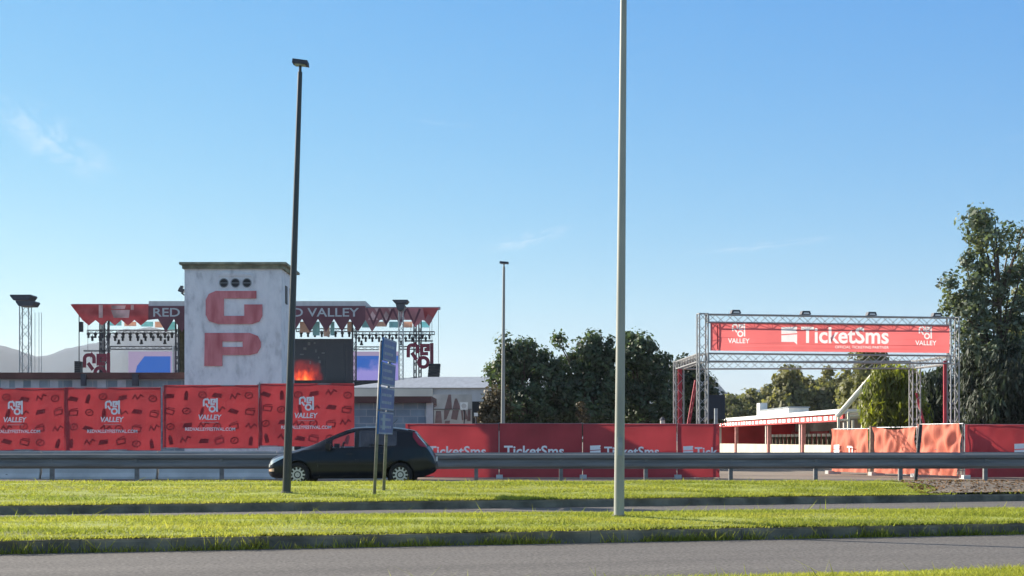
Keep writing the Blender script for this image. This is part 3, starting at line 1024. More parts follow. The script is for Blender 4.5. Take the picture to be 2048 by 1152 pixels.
LOGO = [
    [(.06, .44), (.06, .76)] + arc(.20, .78, .14, 180, 90, 5) + [(.30, .92)] + arc(.30, .80, .12, 90, 0, 4) + [(.42, .60)],
    [(.19, .62), (.38, .36)],
    [(.83, .585), (.58, .585), (.58, .90), (.83, .90), (.83, .745), (.68, .745)],
    [(.97, 1.0), (.97, .06)],
    arc(.645, .25, .185, 0, 360, 16),
]


def logo(mb, x, y, s, M, th, w=0.11):
    """interlocking letters r, e, d in a square of side s whose lower left corner is (x, y)"""
    for st in LOGO:
        mb.stroke([(x + a * s, y + b * s) for a, b in st], w * s, M, th)


def logo_loops(x, y, s, w=0.11):
    """the same letters as outlines: (outer loops, inner loops)"""
    out, inn = [], []
    for st in LOGO:
        t = MB().stroke([(x + a * s, y + b * s) for a, b in st], w * s, lambda u, v, q: Vector((u, v, 0)), 0)
        n = len(t.v) // 2
        L = [p[:2] for p in t.v[:n]]; Q = [p[:2] for p in t.v[n:]]
        if st[0] == st[-1] or math.dist(st[0], st[-1]) < 1e-6:
            out.append(Q); inn.append(L)
        else:
            out.append(L + Q[::-1])
    return out, inn


# ------------------------------------------------------------------ festival hoarding on the left (banners above concrete barriers)
def wavy(mb, w, h, M, nx=18, ny=8, amp=0.012, seed=0, sag=0.0, fold=0):
    rr = random.Random(seed)
    ph = [rr.uniform(0, 6) for _ in range(8)]
    vs = []
    for j in range(ny + 1):
        for i in range(nx + 1):
            u, v = w * i / nx, h * j / ny
            z = amp * (math.sin(u * 2.3 + ph[0] + v) + .6 * math.sin(u * 5.1 - v * 2 + ph[1]) + .4 * math.sin(v * 6 + u * 1.3 + ph[2]))
            if fold:
                z += fold * (math.sin(u * 8 + 3 * v + ph[3]) * .4 + abs(math.sin(u * 1.9 - 3.4 * v + 1.1 * math.sin(u * 1.3 + ph[7]) + ph[4])) * .8 + abs(math.sin(u * 4.3 + 2.8 * v + ph[5] + .6 * math.sin(3 * v))) * .7 + .2 * math.sin(u * 15 - 6 * v + 2 * math.sin(u * 2.2 + ph[6])))
            s = -sag * math.sin(math.pi * i / nx) ** 2 * (j / ny)
            vs.append(M(u, v + s, z))
    k = nx + 1
    mb.add(vs, [(j * k + i, j * k + i + 1, (j + 1) * k + i + 1, (j + 1) * k + i) for j in range(ny) for i in range(nx)])


def doodles(mb, w, h, M, seed):
    rr = random.Random(seed)
    rows, cols = 4, 6
    for r_ in range(rows):
        for c in range(cols):
            cx = w * (c + .5) / cols + rr.uniform(-.06, .06); cy = h * (r_ + .55) / rows * .94 + rr.uniform(-.05, .05)
            kind = (r_ * 2 + c * 3 + (r_ * c) % 2) % 5
            a = rr.uniform(-.3, .3)
            def T(x, y, cx=cx, cy=cy, a=a):
                return (cx + x * math.cos(a) - y * math.sin(a), cy + x * math.sin(a) + y * math.cos(a))
            th = .022
            if kind == 0:      # bottle-like upright shape
                mb.poly([[T(-.07, -.17), T(.07, -.17), T(.07, .08), T(.03, .17), T(-.03, .17), T(-.07, .08)]], M, 0).poly([[T(-.03, -.1), T(.03, -.1), T(.03, .02), T(-.03, .02)]], M, 0) if False else \
                    mb.poly([[T(-.07, -.17), T(.07, -.17), T(.07, .08), T(.03, .17), T(-.03, .17), T(-.07, .08)]], lambda u, v, q: M(u, v, th), 0)
            elif kind == 1:    # slanted bar with a fin
                mb.poly([[T(-.2, -.06), T(.15, -.08), T(.2, .07), T(-.1, .1)]], lambda u, v, q: M(u, v, th), 0)
            elif kind == 2:    # ring
                mb.stroke([T(.14 * math.cos(k * .785), .11 * math.sin(k * .785)) for k in range(9)], .045, M, th)
                mb.stroke([T(-.06, -.03), T(.05, .04)], .04, M, th + .001)
            elif kind == 3:    # zigzag
                mb.stroke([T(-.2, -.05), T(-.1, .1), T(-.02, -.06), T(.1, .1), T(.2, .02)], .05, M, th)
            else:              # little box with a lid
                mb.stroke([T(-.14, -.1), T(.14, -.1), T(.17, .06), T(-.14, .06), T(-.14, -.1)], .045, M, th)
                mb.stroke([T(-.1, .11), T(.17, .14)], .035, M, th)


def festival_panel(pxl, pxr, ytl, ybl, D, label, seed):
    a = at(pxl, ytl, D); b = at(pxr, ytl, D)
    z0_, z1_ = at(0, ybl, D).z, a.z
    w, h = b.x - a.x, z1_ - z0_
    o = Vector((a.x, D, z0_))
    t = thing('festival_hoarding', Vector(((a.x + b.x) / 2, D, z0_)), label, 'fence banner', 'red festival banners on the barriers')
    M = frameM(o, (1, 0, 0), (0, 0, 1))
    mb = MB(); wavy(mb, w - .006, h, M, 26, 12, .02, seed, .0, .006)
    mb.mat(1); doodles(mb, w, h, M, seed)
    mb.build('banner', [m_redb, m_icon], t)
    fr = MB()
    for x in (.03, w - .03):
        fr.tube((o.x + x, D + .05, z0_ - .05), (o.x + x, D + .03, z1_ + .04), .022)
    fr.tube((o.x, D + .03, z1_ - .02), (o.x + w, D + .03, z1_ - .02), .02)
    fr.tube((o.x, D + .03, z0_ + .02), (o.x + w, D + .03, z0_ + .02), .02)
    fr.build('frame', m_galv, t)
    lb = MB(); logo(lb, w * .5 - .26, h * .565, .52, M, .07, .125)
    lb.build('logo', m_white, t)
    tx = MB()
    tx.text('VALLEY', w * .5 - .42, w * .5 + .42, h * .455, M, .07, bold=.03, h=.175, shear=.15)
    tx.build('lettering', m_white, t); tx = MB()
    tx.poly([[(w * .5 - .30, h * .405), (w * .5 + .30, h * .405), (w * .5 + .30, h * .417), (w * .5 - .30, h * .417)]], lambda u, v, q: M(u, v, .07), 0)
    tx.build('tagline', m_icon2, t); tx = MB()
    tx.text('REDVALLEYFESTIVAL.COM', w * .5 - .90, w * .5 + .90, h * .28, M, .07, bold=.02, h=.115)
    tx.build('lettering', m_white, t)
    return t


fl = ['red festival banner at the left edge of the photo', 'red festival banner second from the left edge', 'red festival banner below the tower\'s left part',
      'red festival banner crossed by the dark leaning lamp post']
for i, (a, b, yt, yb) in enumerate([(-66, 129, 776, 901), (129, 322, 775, 901), (325, 517, 770, 897), (517, 709, 767, 893)]):
    festival_panel(a, b, yt, yb, 54.0, fl[i], 31 + i)

bl = ['concrete barrier at the left edge under the first red banner', 'concrete barrier under the second red banner', 'concrete barrier left of the black car\'s bonnet', 'concrete barrier hidden behind the black car']
for i, (a, b) in enumerate([(-150, 82), (87, 315), (320, 553), (558, 790)]):
    D = 54.0
    xa, xb = at(a, 0, D).x, at(b, 0, D).x
    t = MB()
    prof = [(-.30, -.11), (-.30, -.02), (-.20, .12), (-.13, .90), (.13, .90), (.20, .12), (.30, -.02), (.30, -.11)]
    n = len(prof); vs = [(x, D + y + .02, z - (.0 if i else .02)) for x in (xa, xb) for y, z in prof]
    t.add(vs, [(k, k + n, (k + 1) % n + n, (k + 1) % n) for k in range(n)] + [tuple(range(n)), tuple(range(2 * n - 1, n - 1, -1))])
    o = thing('concrete_barrier', ((xa + xb) / 2, D, -.1), bl[i], 'barrier', 'concrete barriers below the banners')
    t.build('block', m_conc, o)
    for q in (.27, .72):
        x = xa + (xb - xa) * q
        MB().tube((x, D - .215, .02), (x, D - .16, .02), .055, n=10).build('lifting_hole', m_trim, o)


# ------------------------------------------------------------------ red fence with the ticket lettering (middle) and the right fences
def ticket_mark(mb, x, y, s, M, th):
    mb.poly([[(x, y + s * .55), (x + s, y + s * .62), (x + s * 1.0, y + s * .72), (x + s * .93, y + s * .8), (x + s, y + s * .88), (x + s, y + s * 1.02), (x, y + s * .98)]], lambda u, v, q: M(u, v, th), 0)
    mb.poly([[(x, y + s * .08), (x + s * .8, y + s * .08), (x + s, y - s * .08), (x + s, y + s * .55), (x, y + s * .48)]], lambda u, v, q: M(u, v, th), 0)


def fence_panel(A, B, zb, zt, label, words, cloth, seed, group='red fence panels round the entrance', fold=0.0, amp=.012, sag=0.0, feet=True):
    """A, B are the ends on the ground; words is a list of (kind, u0, u1) along the panel"""
    A, B = Vector((A[0], A[1], 0)), Vector((B[0], B[1], 0))
    d = (B - A); w = d.length; d.normalize()
    g = gz(A.y)
    t = thing('temporary_fence', ((A.x + B.x) / 2, (A.y + B.y) / 2, g), label, 'fence panel', group)
    M = frameM(Vector((A.x, A.y, zb)), d, (0, 0, 1))
    h = zt - zb
    mb = MB(); wavy(mb, w - .02, h, M, 80 if fold else 14, 28 if fold else 10, amp, seed, sag, fold)
    mb.build('banner', cloth, t, smooth=True)
    fr = MB()
    for u in (.02, w - .03):
        fr.tube(M(u, g - zb, -.06), M(u, h + .03, -.06), .021)
    fr.tube(M(0, h - .01, -.06), M(w, h - .01, -.06), .02); fr.tube(M(0, .03, -.06), M(w, .03, -.06), .02)
    fr.tube(M(0, h * .5, -.06), M(w, h * .5, -.06), .008, n=5)
    fr.build('frame', m_galv, t)
    if feet:
        fb = MB(); c = M(0, 0, -.05)
        fb.box((c.x, c.y, g + .07), (.24, .62, .14), rz=math.atan2(d.y, d.x))
        fb.build('foot', m_conc, t)
    if words:
        lb, tx = MB(), MB()
        for kd, u0, u1 in words:
            off = .04 + fold * 2.1
            if kd == 'mark': ticket_mark(lb, u0, h * .40, u1 - u0, M, off)
            elif kd == 'text': tx.text('TicketSms', u0, u1, h * .40, M, off, bold=.022)
            elif kd == 'cut': tx.text('Tick', u0, u1, h * .40, M, off, bold=.022)
            elif kd == 'Ti': tx.text('Ti', u0, u1, h * .40, M, off, bold=.022)
        if lb.f: lb.build('logo', m_white, t)
        if tx.f: tx.build('lettering', m_white, t)
    return t


def X(px, D): return (px - 1024) * D / F


D_ = 54.5
k = D_ / F
fence_panel((X(811, D_), D_), (X(998, D_), D_), -.06, 1.89, 'red fence panel behind the black car\'s tail', [('text', (856 - 811) * k, (972 - 811) * k)], m_redb, 1)
fence_panel((X(999, D_), D_), (X(1165, D_), D_), -.06, 1.90, 'red fence panel below the thin distant lamp post, with white lettering', [('text', 9 * k, 129 * k)], m_redb, 2)
fence_panel((X(1166, D_), D_), (X(1354, D_), D_), -.06, 1.89, 'red fence panel crossed by the tall pale lamp post', [('mark', 14 * k, 35 * k), ('text', 42 * k, 152 * k)], m_redb, 3)
fence_panel((X(1355, D_), D_), (X(1440, D_), D_), -.06, 1.88, 'short red fence panel at the foot of the gate\'s left leg', [('mark', 11 * k, 31 * k), ('cut', 34 * k, 80 * k)], m_redb, 4)
# right of the entrance: three lit, wrinkled panels running obliquely, then a shadowed one
P = [(X(1664, 62.0), 62.0), (X(1737, 59.6), 59.6), (X(1751, 59.2), 59.2), (X(1834, 56.7), 56.7), (X(1836, 56.6), 56.6), (X(1924, 54.2), 54.2)]
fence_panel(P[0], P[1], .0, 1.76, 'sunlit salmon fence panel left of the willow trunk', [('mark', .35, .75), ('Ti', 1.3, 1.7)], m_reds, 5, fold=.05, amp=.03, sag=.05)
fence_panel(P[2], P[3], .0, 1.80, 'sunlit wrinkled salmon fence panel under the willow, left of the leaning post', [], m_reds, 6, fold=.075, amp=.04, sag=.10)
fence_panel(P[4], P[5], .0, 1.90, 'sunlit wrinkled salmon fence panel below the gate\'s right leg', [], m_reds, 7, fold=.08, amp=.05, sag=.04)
fence_panel((X(1930, 54.0), 54.0), (X(2125, 54.0), 54.0), -.04, 1.86, 'dark red fence panel under the trees at the right edge', [('mark', 1.75, 2.2)], m_redb, 8, fold=.02, amp=.03)


# ------------------------------------------------------------------ entrance gate
def entrance_gate():
    fl_, fr_ = Vector((X(1405, 55), 55.0, 0)), Vector((X(1906, 56.6), 56.6, 0))
    dx = (fr_ - fl_).normalized(); back = Vector((-dx.y, dx.x, 0))
    bl_, br_ = Vector((6.78, 61.0, 0)), Vector((16.25, 60.5, 0))
    g = -.1
    t = thing('entrance_gate', ((fl_ + fr_) / 2).to_3d() + Vector((0, 0, g)), 'large silver lattice truss gate over the entrance', 'gate')
    w = .38
    zt, zl = 5.93, 4.50
    for p, zz in ((fl_, zt), (fr_, zt), (bl_, zl), (br_, zl)):
        mb = MB(); truss(mb, p + Vector((0, 0, g + .03)), p + Vector((0, 0, zz)), w, .027, .34, side=dx)
        leg = mb.build('leg', m_alu, t)
        MB().box(p + Vector((0, 0, g + .015)), (.7, .7, .03), rz=math.atan2(dx.y, dx.x)).build('base_plate', m_alu, leg)
    for a, b, z in ((fl_, fr_, zt - .17), (fl_, fr_, zl - .17), (bl_, br_, zl - .17), (fl_, bl_, zl - .17), (fr_, br_, zl - .17)):
        d = (b - a).normalized()
        mb = MB(); truss(mb, a + d * .2 + Vector((0, 0, z)), b - d * .2 + Vector((0, 0, z)), .34, .026, .34)
        mb.build('crossbar', m_alu, t)
    red = m_gate_red
    MB().box(bl_ + Vector((.05, 0, 2.1)), (.16, .16, 4.2)).build('red_cover', red, t)
    MB().box(fr_ + Vector((-.28, .1, 2.2)), (.10, .10, 4.2)).build('red_cover', red, t)
    b1 = MB(); truss(b1, Vector((7.24, 59.0, 3.64)), Vector((6.62, 59.0, .05)), .13, .026, .3); b1.build('brace', red, t)
    b2 = MB(); b2.tube(br_ + Vector((.05, 0, 3.2)), br_ + Vector((.85, 0, .1)), .05); b2.build('brace', red, t)
    # banner hung between the two front girders
    L = (fr_ - fl_).length
    o = fl_ + dx * .24 - back * .19 + Vector((0, 0, 4.57))
    M = frameM(o, dx, (0, 0, 1))
    W_, H_ = L - .48, 1.02
    ban = thing('banner', o + dx * (W_ / 2), 'salmon red banner with white ticket lettering hung across the truss gate', 'banner')
    kx = W_ / (1897 - 1416)
    ux = lambda px: (px - 1416) * kx
    tk = MB(); ticket_mark(tk, ux(1556), .30, .60, lambda u, v, q: Vector((u, v, 0)), 0)
    marks = [[(p[0], p[1]) for p in tk.v[:7]], [(p[0], p[1]) for p in tk.v[7:12]]]
    groups = [('logo', marks, [])]
    for a in (1458, 1834): groups.append(('logo',) + logo_loops(ux(a), .50, .50))
    for body, a, b, y_, bo in (('TicketSms', 1595, 1772, .335, .022), ('VALLEY', 1450, 1493, .285, .02), ('VALLEY', 1827, 1870, .285, .02), ('OFFICIAL TICKETING PARTNER', 1664, 1772, .13, .0)):
        groups.append(('lettering',) + text_loops(body, ux(a), ux(b), y_, bo))
    def Mw(u, v, q): return M(u, v, .012 * math.sin(u * 2.1 + v) + .008 * math.sin(u * 4.7 - 2 * v) + .02 * math.sin(v * 3.0) + q)
    mb = MB()
    rect = [(W_ * a / 60, 0) for a in range(61)] + [(W_, H_ * b / 8) for b in range(1, 8)] + [(W_ - W_ * a / 60, H_) for a in range(61)] + [(0, H_ - H_ * b / 8) for b in range(1, 8)]
    mb.poly([rect] + [l for g_ in groups for l in g_[1]], Mw, 0)
    for g_ in groups:
        for lp in g_[2]: mb.poly([lp], Mw, 0)
    mb.mat(1); mb.poly([[(.24, .05), (.28, .05), (.28, H_ - .08), (.24, H_ - .08)]], lambda u, v, w: M(u, v, .05), 0)
    mb.build('cloth', [m_redg, m_icon], ban)
    for nm, outer, inner in groups:
        lg = MB()
        for lp in outer:
            hs = [h for h in inner if min(p[0] for p in lp) < h[0][0] < max(p[0] for p in lp) and min(p[1] for p in lp) < h[0][1] < max(p[1] for p in lp)]
            lg.poly([lp] + hs, Mw, 0)
        lg.build(nm, m_whitet, ban)
    ties = MB()
    for i in range(24):
        u = W_ * (i + .5) / 24
        ties.tube(M(u, H_ - .03, .0), M(u, H_ + .06, -.02), .006, n=4)
        ties.tube(M(u, .03, .0), M(u, -.06, -.02), .006, n=4)
    ties.build('tie', m_whitep, ban)
    names = ['leftmost floodlight on top of the truss gate', 'second floodlight from the left on the gate\'s top girder', 'third floodlight from the left on the gate\'s top girder', 'rightmost floodlight on top of the truss gate']
    for i, px in enumerate((1469, 1607, 1739, 1872)):
        u = (px - 1405) / (1906 - 1405)
        c = fl_.lerp(fr_, u) + Vector((0, 0, zt))
        f = thing('floodlight', c, names[i], 'floodlight', 'floodlights on the gate')
        b = MB()
        pr = [(-.19, .02), (.19, .02), (.14, .15), (-.14, .15)]
        vs = [c + dx * x + Vector((0, 0, z)) - back * y for y in (-.12, .12) for x, z in pr]
        b.add(vs, [(3, 2, 1, 0), (4, 5, 6, 7), (0, 1, 5, 4), (1, 2, 6, 5), (2, 3, 7, 6), (3, 0, 4, 7)])
        b.build('housing', m_dark, f)
        q = MB().poly([[(-.12, .03), (.12, .03), (.09, .09), (-.09, .09)]], frameM(c - back * .125, dx, (0, 0, 1)), .01)
        q.build('lens', m_whitep, f)
        MB().tube(c + Vector((0, 0, -.03)), c + Vector((0, 0, .04)), .02).build('clamp', m_alu, f)


m_gate_red = mat('red_wrap', (0.36, 0.03, 0.05), 0.6, var=0.2, scale=2)
entrance_gate()


# ------------------------------------------------------------------ tower and wings
def tower():
    D = 62.0; s = F / D
    x0, x1 = X(369, D), X(563, D)
    zt = CAM_H + (HOR - 530) / s
    dep = 3.6
    t = thing('tower', ((x0 + x1) / 2, D + dep / 2, -.1), 'white plaster tower painted with two big red letters', 'tower')
    MB().span((x0, D, -.1), (x1, D + dep, zt)).build('wall', m_plas, t)
    c = MB()
    c.span((x0 - .18, D - .22, zt + .002), (x1 + .22, D + dep + .2, zt + .10))
    c.span((x0 - .08, D - .10, zt - .16), (x1 + .10, D + dep + .1, zt - .001))
    c.build('cornice', m_corn, t)
    M = frameM((0, D, 0), (1, 0, 0), (0, 0, 1))
    def pp(lst): return [(X(a, D), CAM_H + (HOR - b) / s) for a, b in lst]
    G = pp([(513, 582), (432, 582), (418, 588), (412, 600), (412, 630), (418, 642), (436, 648), (505, 648), (519, 643), (525, 632), (525, 609), (489, 609), (489, 632), (448, 632), (448, 597), (513, 597)])
    P_ = pp([(410, 666), (500, 666), (516, 672), (522, 684), (522, 694), (515, 706), (500, 710), (445, 710), (445, 732), (409, 732)])
    H_ = pp([(445, 683), (486, 683), (486, 694), (445, 694)])
    MB().poly([G], M, .06).build('letter', m_gpred, t)
    MB().poly([P_, H_], M, .06).build('letter', m_gpred, t)
    bx = MB()
    a, b = at(436, 551, D), at(506, 581, D)
    bx.stroke([(a.x, b.z), (b.x, b.z), (b.x, a.z), (a.x, a.z), (a.x, b.z)], .05, M, .05)
    bx.poly([[(a.x + .1, a.z + .05), (a.x + .22, a.z + .14), (a.x + .75, a.z + .10), (b.x, a.z + .03), (a.x, a.z + .03)]], M, .05)
    bx.build('window_surround', m_plas, t)
    for px in (448, 471, 494):
        cc = at(px, 566, D)
        w = MB().tube((cc.x, D - .02, cc.z), (cc.x, D + .05, cc.z), .175, n=20).build('round_window', m_trim, t)
        rg = MB()
        rg.stroke([(cc.x + .18 * math.cos(q * .3142), cc.z + .18 * math.sin(q * .3142)) for q in range(21)], .035, M, .035)
        rg.stroke([(cc.x - .17, cc.z), (cc.x + .17, cc.z)], .02, M, .03)
        rg.build('frame', m_galv, w)
    sd = MB()
    for yy in (1.0, 2.2):
        sd.span((x1 - .02, D + yy, zt - 1.5), (x1 + .03, D + yy + .5, zt - .75))
    sd.build('side_window', m_trim, t)
    # drip stains are in the plaster; a floodlight on an arm at the left edge
    c = at(369, 588, D)
    f = thing('floodlight', (c.x, D + .5, c.z), 'small floodlight on a curved arm at the tower\'s left edge', 'floodlight')
    MB().path([(c.x + .02, D + .5, c.z), (c.x - .12, D + .5, c.z), (c.x - .24, D + .5, c.z + .09)], [.03, .03, .03], 6).build('arm', m_dark, f)
    hd = MB().box((c.x - .23, D + .5, c.z + .2), (.24, .2, .18), M=Matrix.Rotation(.4, 3, 'Y'))
    hd.box((c.x - .22, D + .5, c.z + .34), (.12, .14, .1)); hd.build('lamp_head', m_dark, f)
    # left wing
    D2 = 62.6
    xa, xb = X(-420, D2), x0 - .003
    z = CAM_H + (HOR - 758) * D2 / F
    wg = thing('wing_building', ((xa + xb) / 2, D2 + 2, -.1), 'long low grey block building with brown roof edge, left of the white tower', 'building')
    MB().span((xa, D2, -.1), (xb, D2 + 4, z)).build('wall', m_block, wg)
    MB().span((xa - .2, D2 - .25, z + .002), (xb, D2 + 4.2, z + .26)).build('roof', m_brown, wg)
    for px in (172, 275):
        q = at(px, 750, D2)
        MB().box((q.x, D2 - .35, q.z - .22), (.2 if px < 200 else .24, .18, .5)).build('roof_bracket', m_dark, wg)
    wins = MB()
    for px in (2, 30, 62, 100, 145, 195, 235):
        q = at(px, 765, D2)
        w = MB().span((q.x, D2 - .02, q.z - .35), (q.x + .35, D2 + .05, q.z + .12)).build('block_window', m_signw, wg)
    # right wing
    xa, xb = x1 + .6, X(862, D2)
    z = CAM_H + (HOR - 805) * D2 / F
    rw = thing('wing_building', ((xa + xb) / 2, D2 + 2, -.1), 'low grey block building with brown eaves, behind the blue direction boards', 'building')
    MB().span((xa, D2 + .8, -.1), (X(850, D2 + .8), D2 + 4.4, z)).build('wall', m_block, rw)
    MB().span((xa, D2 + .4, z + .002), (xb, D2 + 4.6, z + .27)).build('roof', m_brown, rw)
    MB().span((X(851, D2), D2 + .6, -.1), (X(864, D2), D2 + .9, z)).build('pillar', m_grafw, rw)
    tx = MB()
    for i in range(5):
        zz = .9 + i * .23
        tx.span((X(853, D2), D2 + .59, zz), (X(859, D2) + .04 * (i % 2), D2 + .598, zz + .10))
    tx.build('painted_marks', m_graf, rw)


tower()


# ------------------------------------------------------------------ warehouse with graffiti, clutter beside it
def warehouse():
    D = 84.0
    xa, xb = X(690, D), X(1035, D)
    t = thing('warehouse', ((xa + xb) / 2, D + 7, -.1), 'grey warehouse with sloping sheet roof left of the dark trees', 'warehouse')
    zt = at(0, 776, D).z
    MB().span((xa, D, -.1), (xb, D + 12, zt)).build('wall', m_shed, t)
    r = MB()
    zr = at(0, 757, D + 9).z
    r.add([(xa, D - .2, zt + .01), (xb, D - .2, zt + .01), (xb, D + 9, zr + .1), (X(850, D + 9), D + 9, zr + .1), (xa, D + 9, zt + .5),
           (xa, D + 12, zt - .1), (xb, D + 12, zt - .1)],
          [(0, 1, 2, 3), (0, 3, 4), (4, 3, 2, 6, 5), (0, 4, 5), (1, 6, 2), (0, 5, 6, 1)])
    r.build('roof', m_shedr, t)
    MB().span((X(705, D), D - .25, at(0, 794, D).z), (X(866, D), D - .003, at(0, 777, D).z)).build('fascia', m_cream, t)
    MB().span((X(928, D), D - .06, -.1), (X(985, D), D - .003, at(0, 803, D).z)).build('doorway', m_trim, t)
    # low wall covered with graffiti
    D2 = 74.0
    w = thing('graffiti_wall', (X(906, D2), D2, -.1), 'pale wall covered with grey and brown graffiti left of the dark trees', 'wall')
    MB().span((X(866, D2), D2, -.1), (X(944, D2), D2 + .2, at(0, 786, D2).z * .98)).build('wall', m_cream2, w)
    M = frameM((0, D2, 0), (1, 0, 0), (0, 0, 1))
    def pp(lst): return [(X(a, D2), at(0, b, D2).z) for a, b in lst]
    g = MB()
    for k_, lst in enumerate([[(889, 818), (897, 789), (902, 789), (904, 818)], [(905, 818), (910, 797), (914, 797), (922, 818)], [(872, 822), (882, 822), (884, 846), (870, 846)],
                [(888, 820), (900, 820), (893, 838), (888, 840)], [(905, 820), (918, 820), (914, 840), (902, 838)], [(922, 821), (931, 821), (936, 838), (924, 840)],
                [(890, 842), (900, 841), (899, 848), (889, 848)], [(936, 820), (941, 820), (941, 842), (934, 842)], [(866, 800), (872, 798), (874, 812), (868, 815)]]):
        g.poly([pp(lst)], M, .012 + .001 * k_)
    g.build('graffiti', m_graf, w)
    MB().span((X(866, D2), D2 - .05, at(0, 819, D2).z), (X(944, D2), D2 - .02, at(0, 818, D2).z)).build('wire', m_trim, w)
    MB().span((X(865.5, D2), D2 - .06, -.1), (X(867.5, D2), D2 - .02, at(0, 797, D2).z)).build('downpipe', m_dark, w)
    c = at(928, 812, 72)
    s = thing('siren_box', c, 'cream loudspeaker horn box beside the graffiti wall', 'loudspeaker')
    MB().box(c, (.36, .3, .36)).build('housing', m_whitep, s)
    MB().tube(c + Vector((0, -.16, 0)), c + Vector((0, -.155, 0)), .12, n=14).build('horn', m_cream2, s)
    MB().tube((c.x, 72, -.1), (c.x, 72, c.z - .18), .04).build('post', m_dark, s)
    c = at(952, 829, 70)
    s = thing('garden_lamp', (c.x, 70, -.1), 'small white globe lamp on a thin post left of the brownish shrub', 'lamp')
    MB().box(c, (.18, .18, .16)).build('lamp_head', m_whitep, s)
    MB().tube((c.x, 70, -.1), (c.x, 70, c.z - .08), .035).build('post', m_dark, s)


m_cream2 = mat('stained_render', (0.46, 0.445, 0.42), 0.9, var=0.2, scale=1.2)
warehouse()


# ------------------------------------------------------------------ stage
def screen_mat(kind):
    m = bpy.data.materials.new('screen_' + kind); m.use_nodes = True
    n, l = m.node_tree.nodes, m.node_tree.links
    p = n['Principled BSDF']; p.inputs['Base Color'].default_value = (.01, .01, .01, 1); p.inputs['Roughness'].default_value = .5
    tc = n.new('ShaderNodeTexCoord'); sp = n.new('ShaderNodeSeparateXYZ'); l.new(tc.outputs['Object'], sp.inputs[0])
    nz = n.new('ShaderNodeTexNoise'); nz.inputs['Scale'].default_value = 1.5 if kind == 'flame' else .6; nz.inputs['Detail'].default_value = 6
    l.new(tc.outputs['Object'], nz.inputs[0])
    if kind == 'flame':
        mp = n.new('ShaderNodeMapping'); mp.inputs['Scale'].default_value = (1.3, 1, .8); l.new(tc.outputs['Object'], mp.inputs[0]); l.new(mp.outputs[0], nz.inputs[0])
        a = n.new('ShaderNodeMapRange'); a.inputs[1].default_value = .2; a.inputs[2].default_value = 2.2; a.inputs[3].default_value = 1; a.inputs[4].default_value = 0
        l.new(sp.outputs['Z'], a.inputs[0])
        ax = n.new('ShaderNodeMath'); ax.operation = 'SUBTRACT'; ax.inputs[1].default_value = -1.55; l.new(sp.outputs['X'], ax.inputs[0])
        ab = n.new('ShaderNodeMath'); ab.operation = 'ABSOLUTE'; l.new(ax.outputs[0], ab.inputs[0])
        mx = n.new('ShaderNodeMapRange'); mx.inputs[1].default_value = .3; mx.inputs[2].default_value = 1.7; mx.inputs[3].default_value = 1; mx.inputs[4].default_value = 0; l.new(ab.outputs[0], mx.inputs[0])
        m1 = n.new('ShaderNodeMath'); m1.operation = 'MULTIPLY'; l.new(a.outputs[0], m1.inputs[0]); l.new(mx.outputs[0], m1.inputs[1])
        m2 = n.new('ShaderNodeMath'); m2.operation = 'MULTIPLY_ADD'; m2.inputs[1].default_value = 1.5; m2.inputs[2].default_value = -.32; l.new(nz.outputs[0], m2.inputs[0])
        m3 = n.new('ShaderNodeMath'); m3.operation = 'MULTIPLY'; l.new(m1.outputs[0], m3.inputs[0]); l.new(m2.outputs[0], m3.inputs[1])
        rp = n.new('ShaderNodeValToRGB'); e = rp.color_ramp.elements
        e[0].position = .03; e[0].color = (.006, .008, .012, 1); e[1].position = .62; e[1].color = (1, .30, .06, 1)
        q = e.new(.14); q.color = (.16, .012, .012, 1); q = e.new(.34); q.color = (.75, .07, .02, 1)
        l.new(m3.outputs[0], rp.inputs[0]); col = rp.outputs[0]; st = .75
    else:
        m1 = n.new('ShaderNodeMath'); m1.operation = 'MULTIPLY_ADD'; m1.inputs[1].default_value = 1.6; l.new(nz.outputs[0], m1.inputs[0]); 
        a = n.new('ShaderNodeMapRange'); a.inputs[1].default_value = -1.5; a.inputs[2].default_value = 2.6; a.inputs[3].default_value = .1; a.inputs[4].default_value = -1.1
        l.new(sp.outputs['Z'], a.inputs[0]); l.new(a.outputs[0], m1.inputs[2])
        rp = n.new('ShaderNodeValToRGB'); e = rp.color_ramp.elements
        e[0].position = .18; e[0].color = (.03, .11, .42, 1); e[1].position = .42; e[1].color = (.27, .24, .58, 1)
        l.new(m1.outputs[0], rp.inputs[0]); col = rp.outputs[0]; st = .5
    l.new(col, p.inputs['Emission Color']); p.inputs['Emission Strength'].default_value = st
    return m


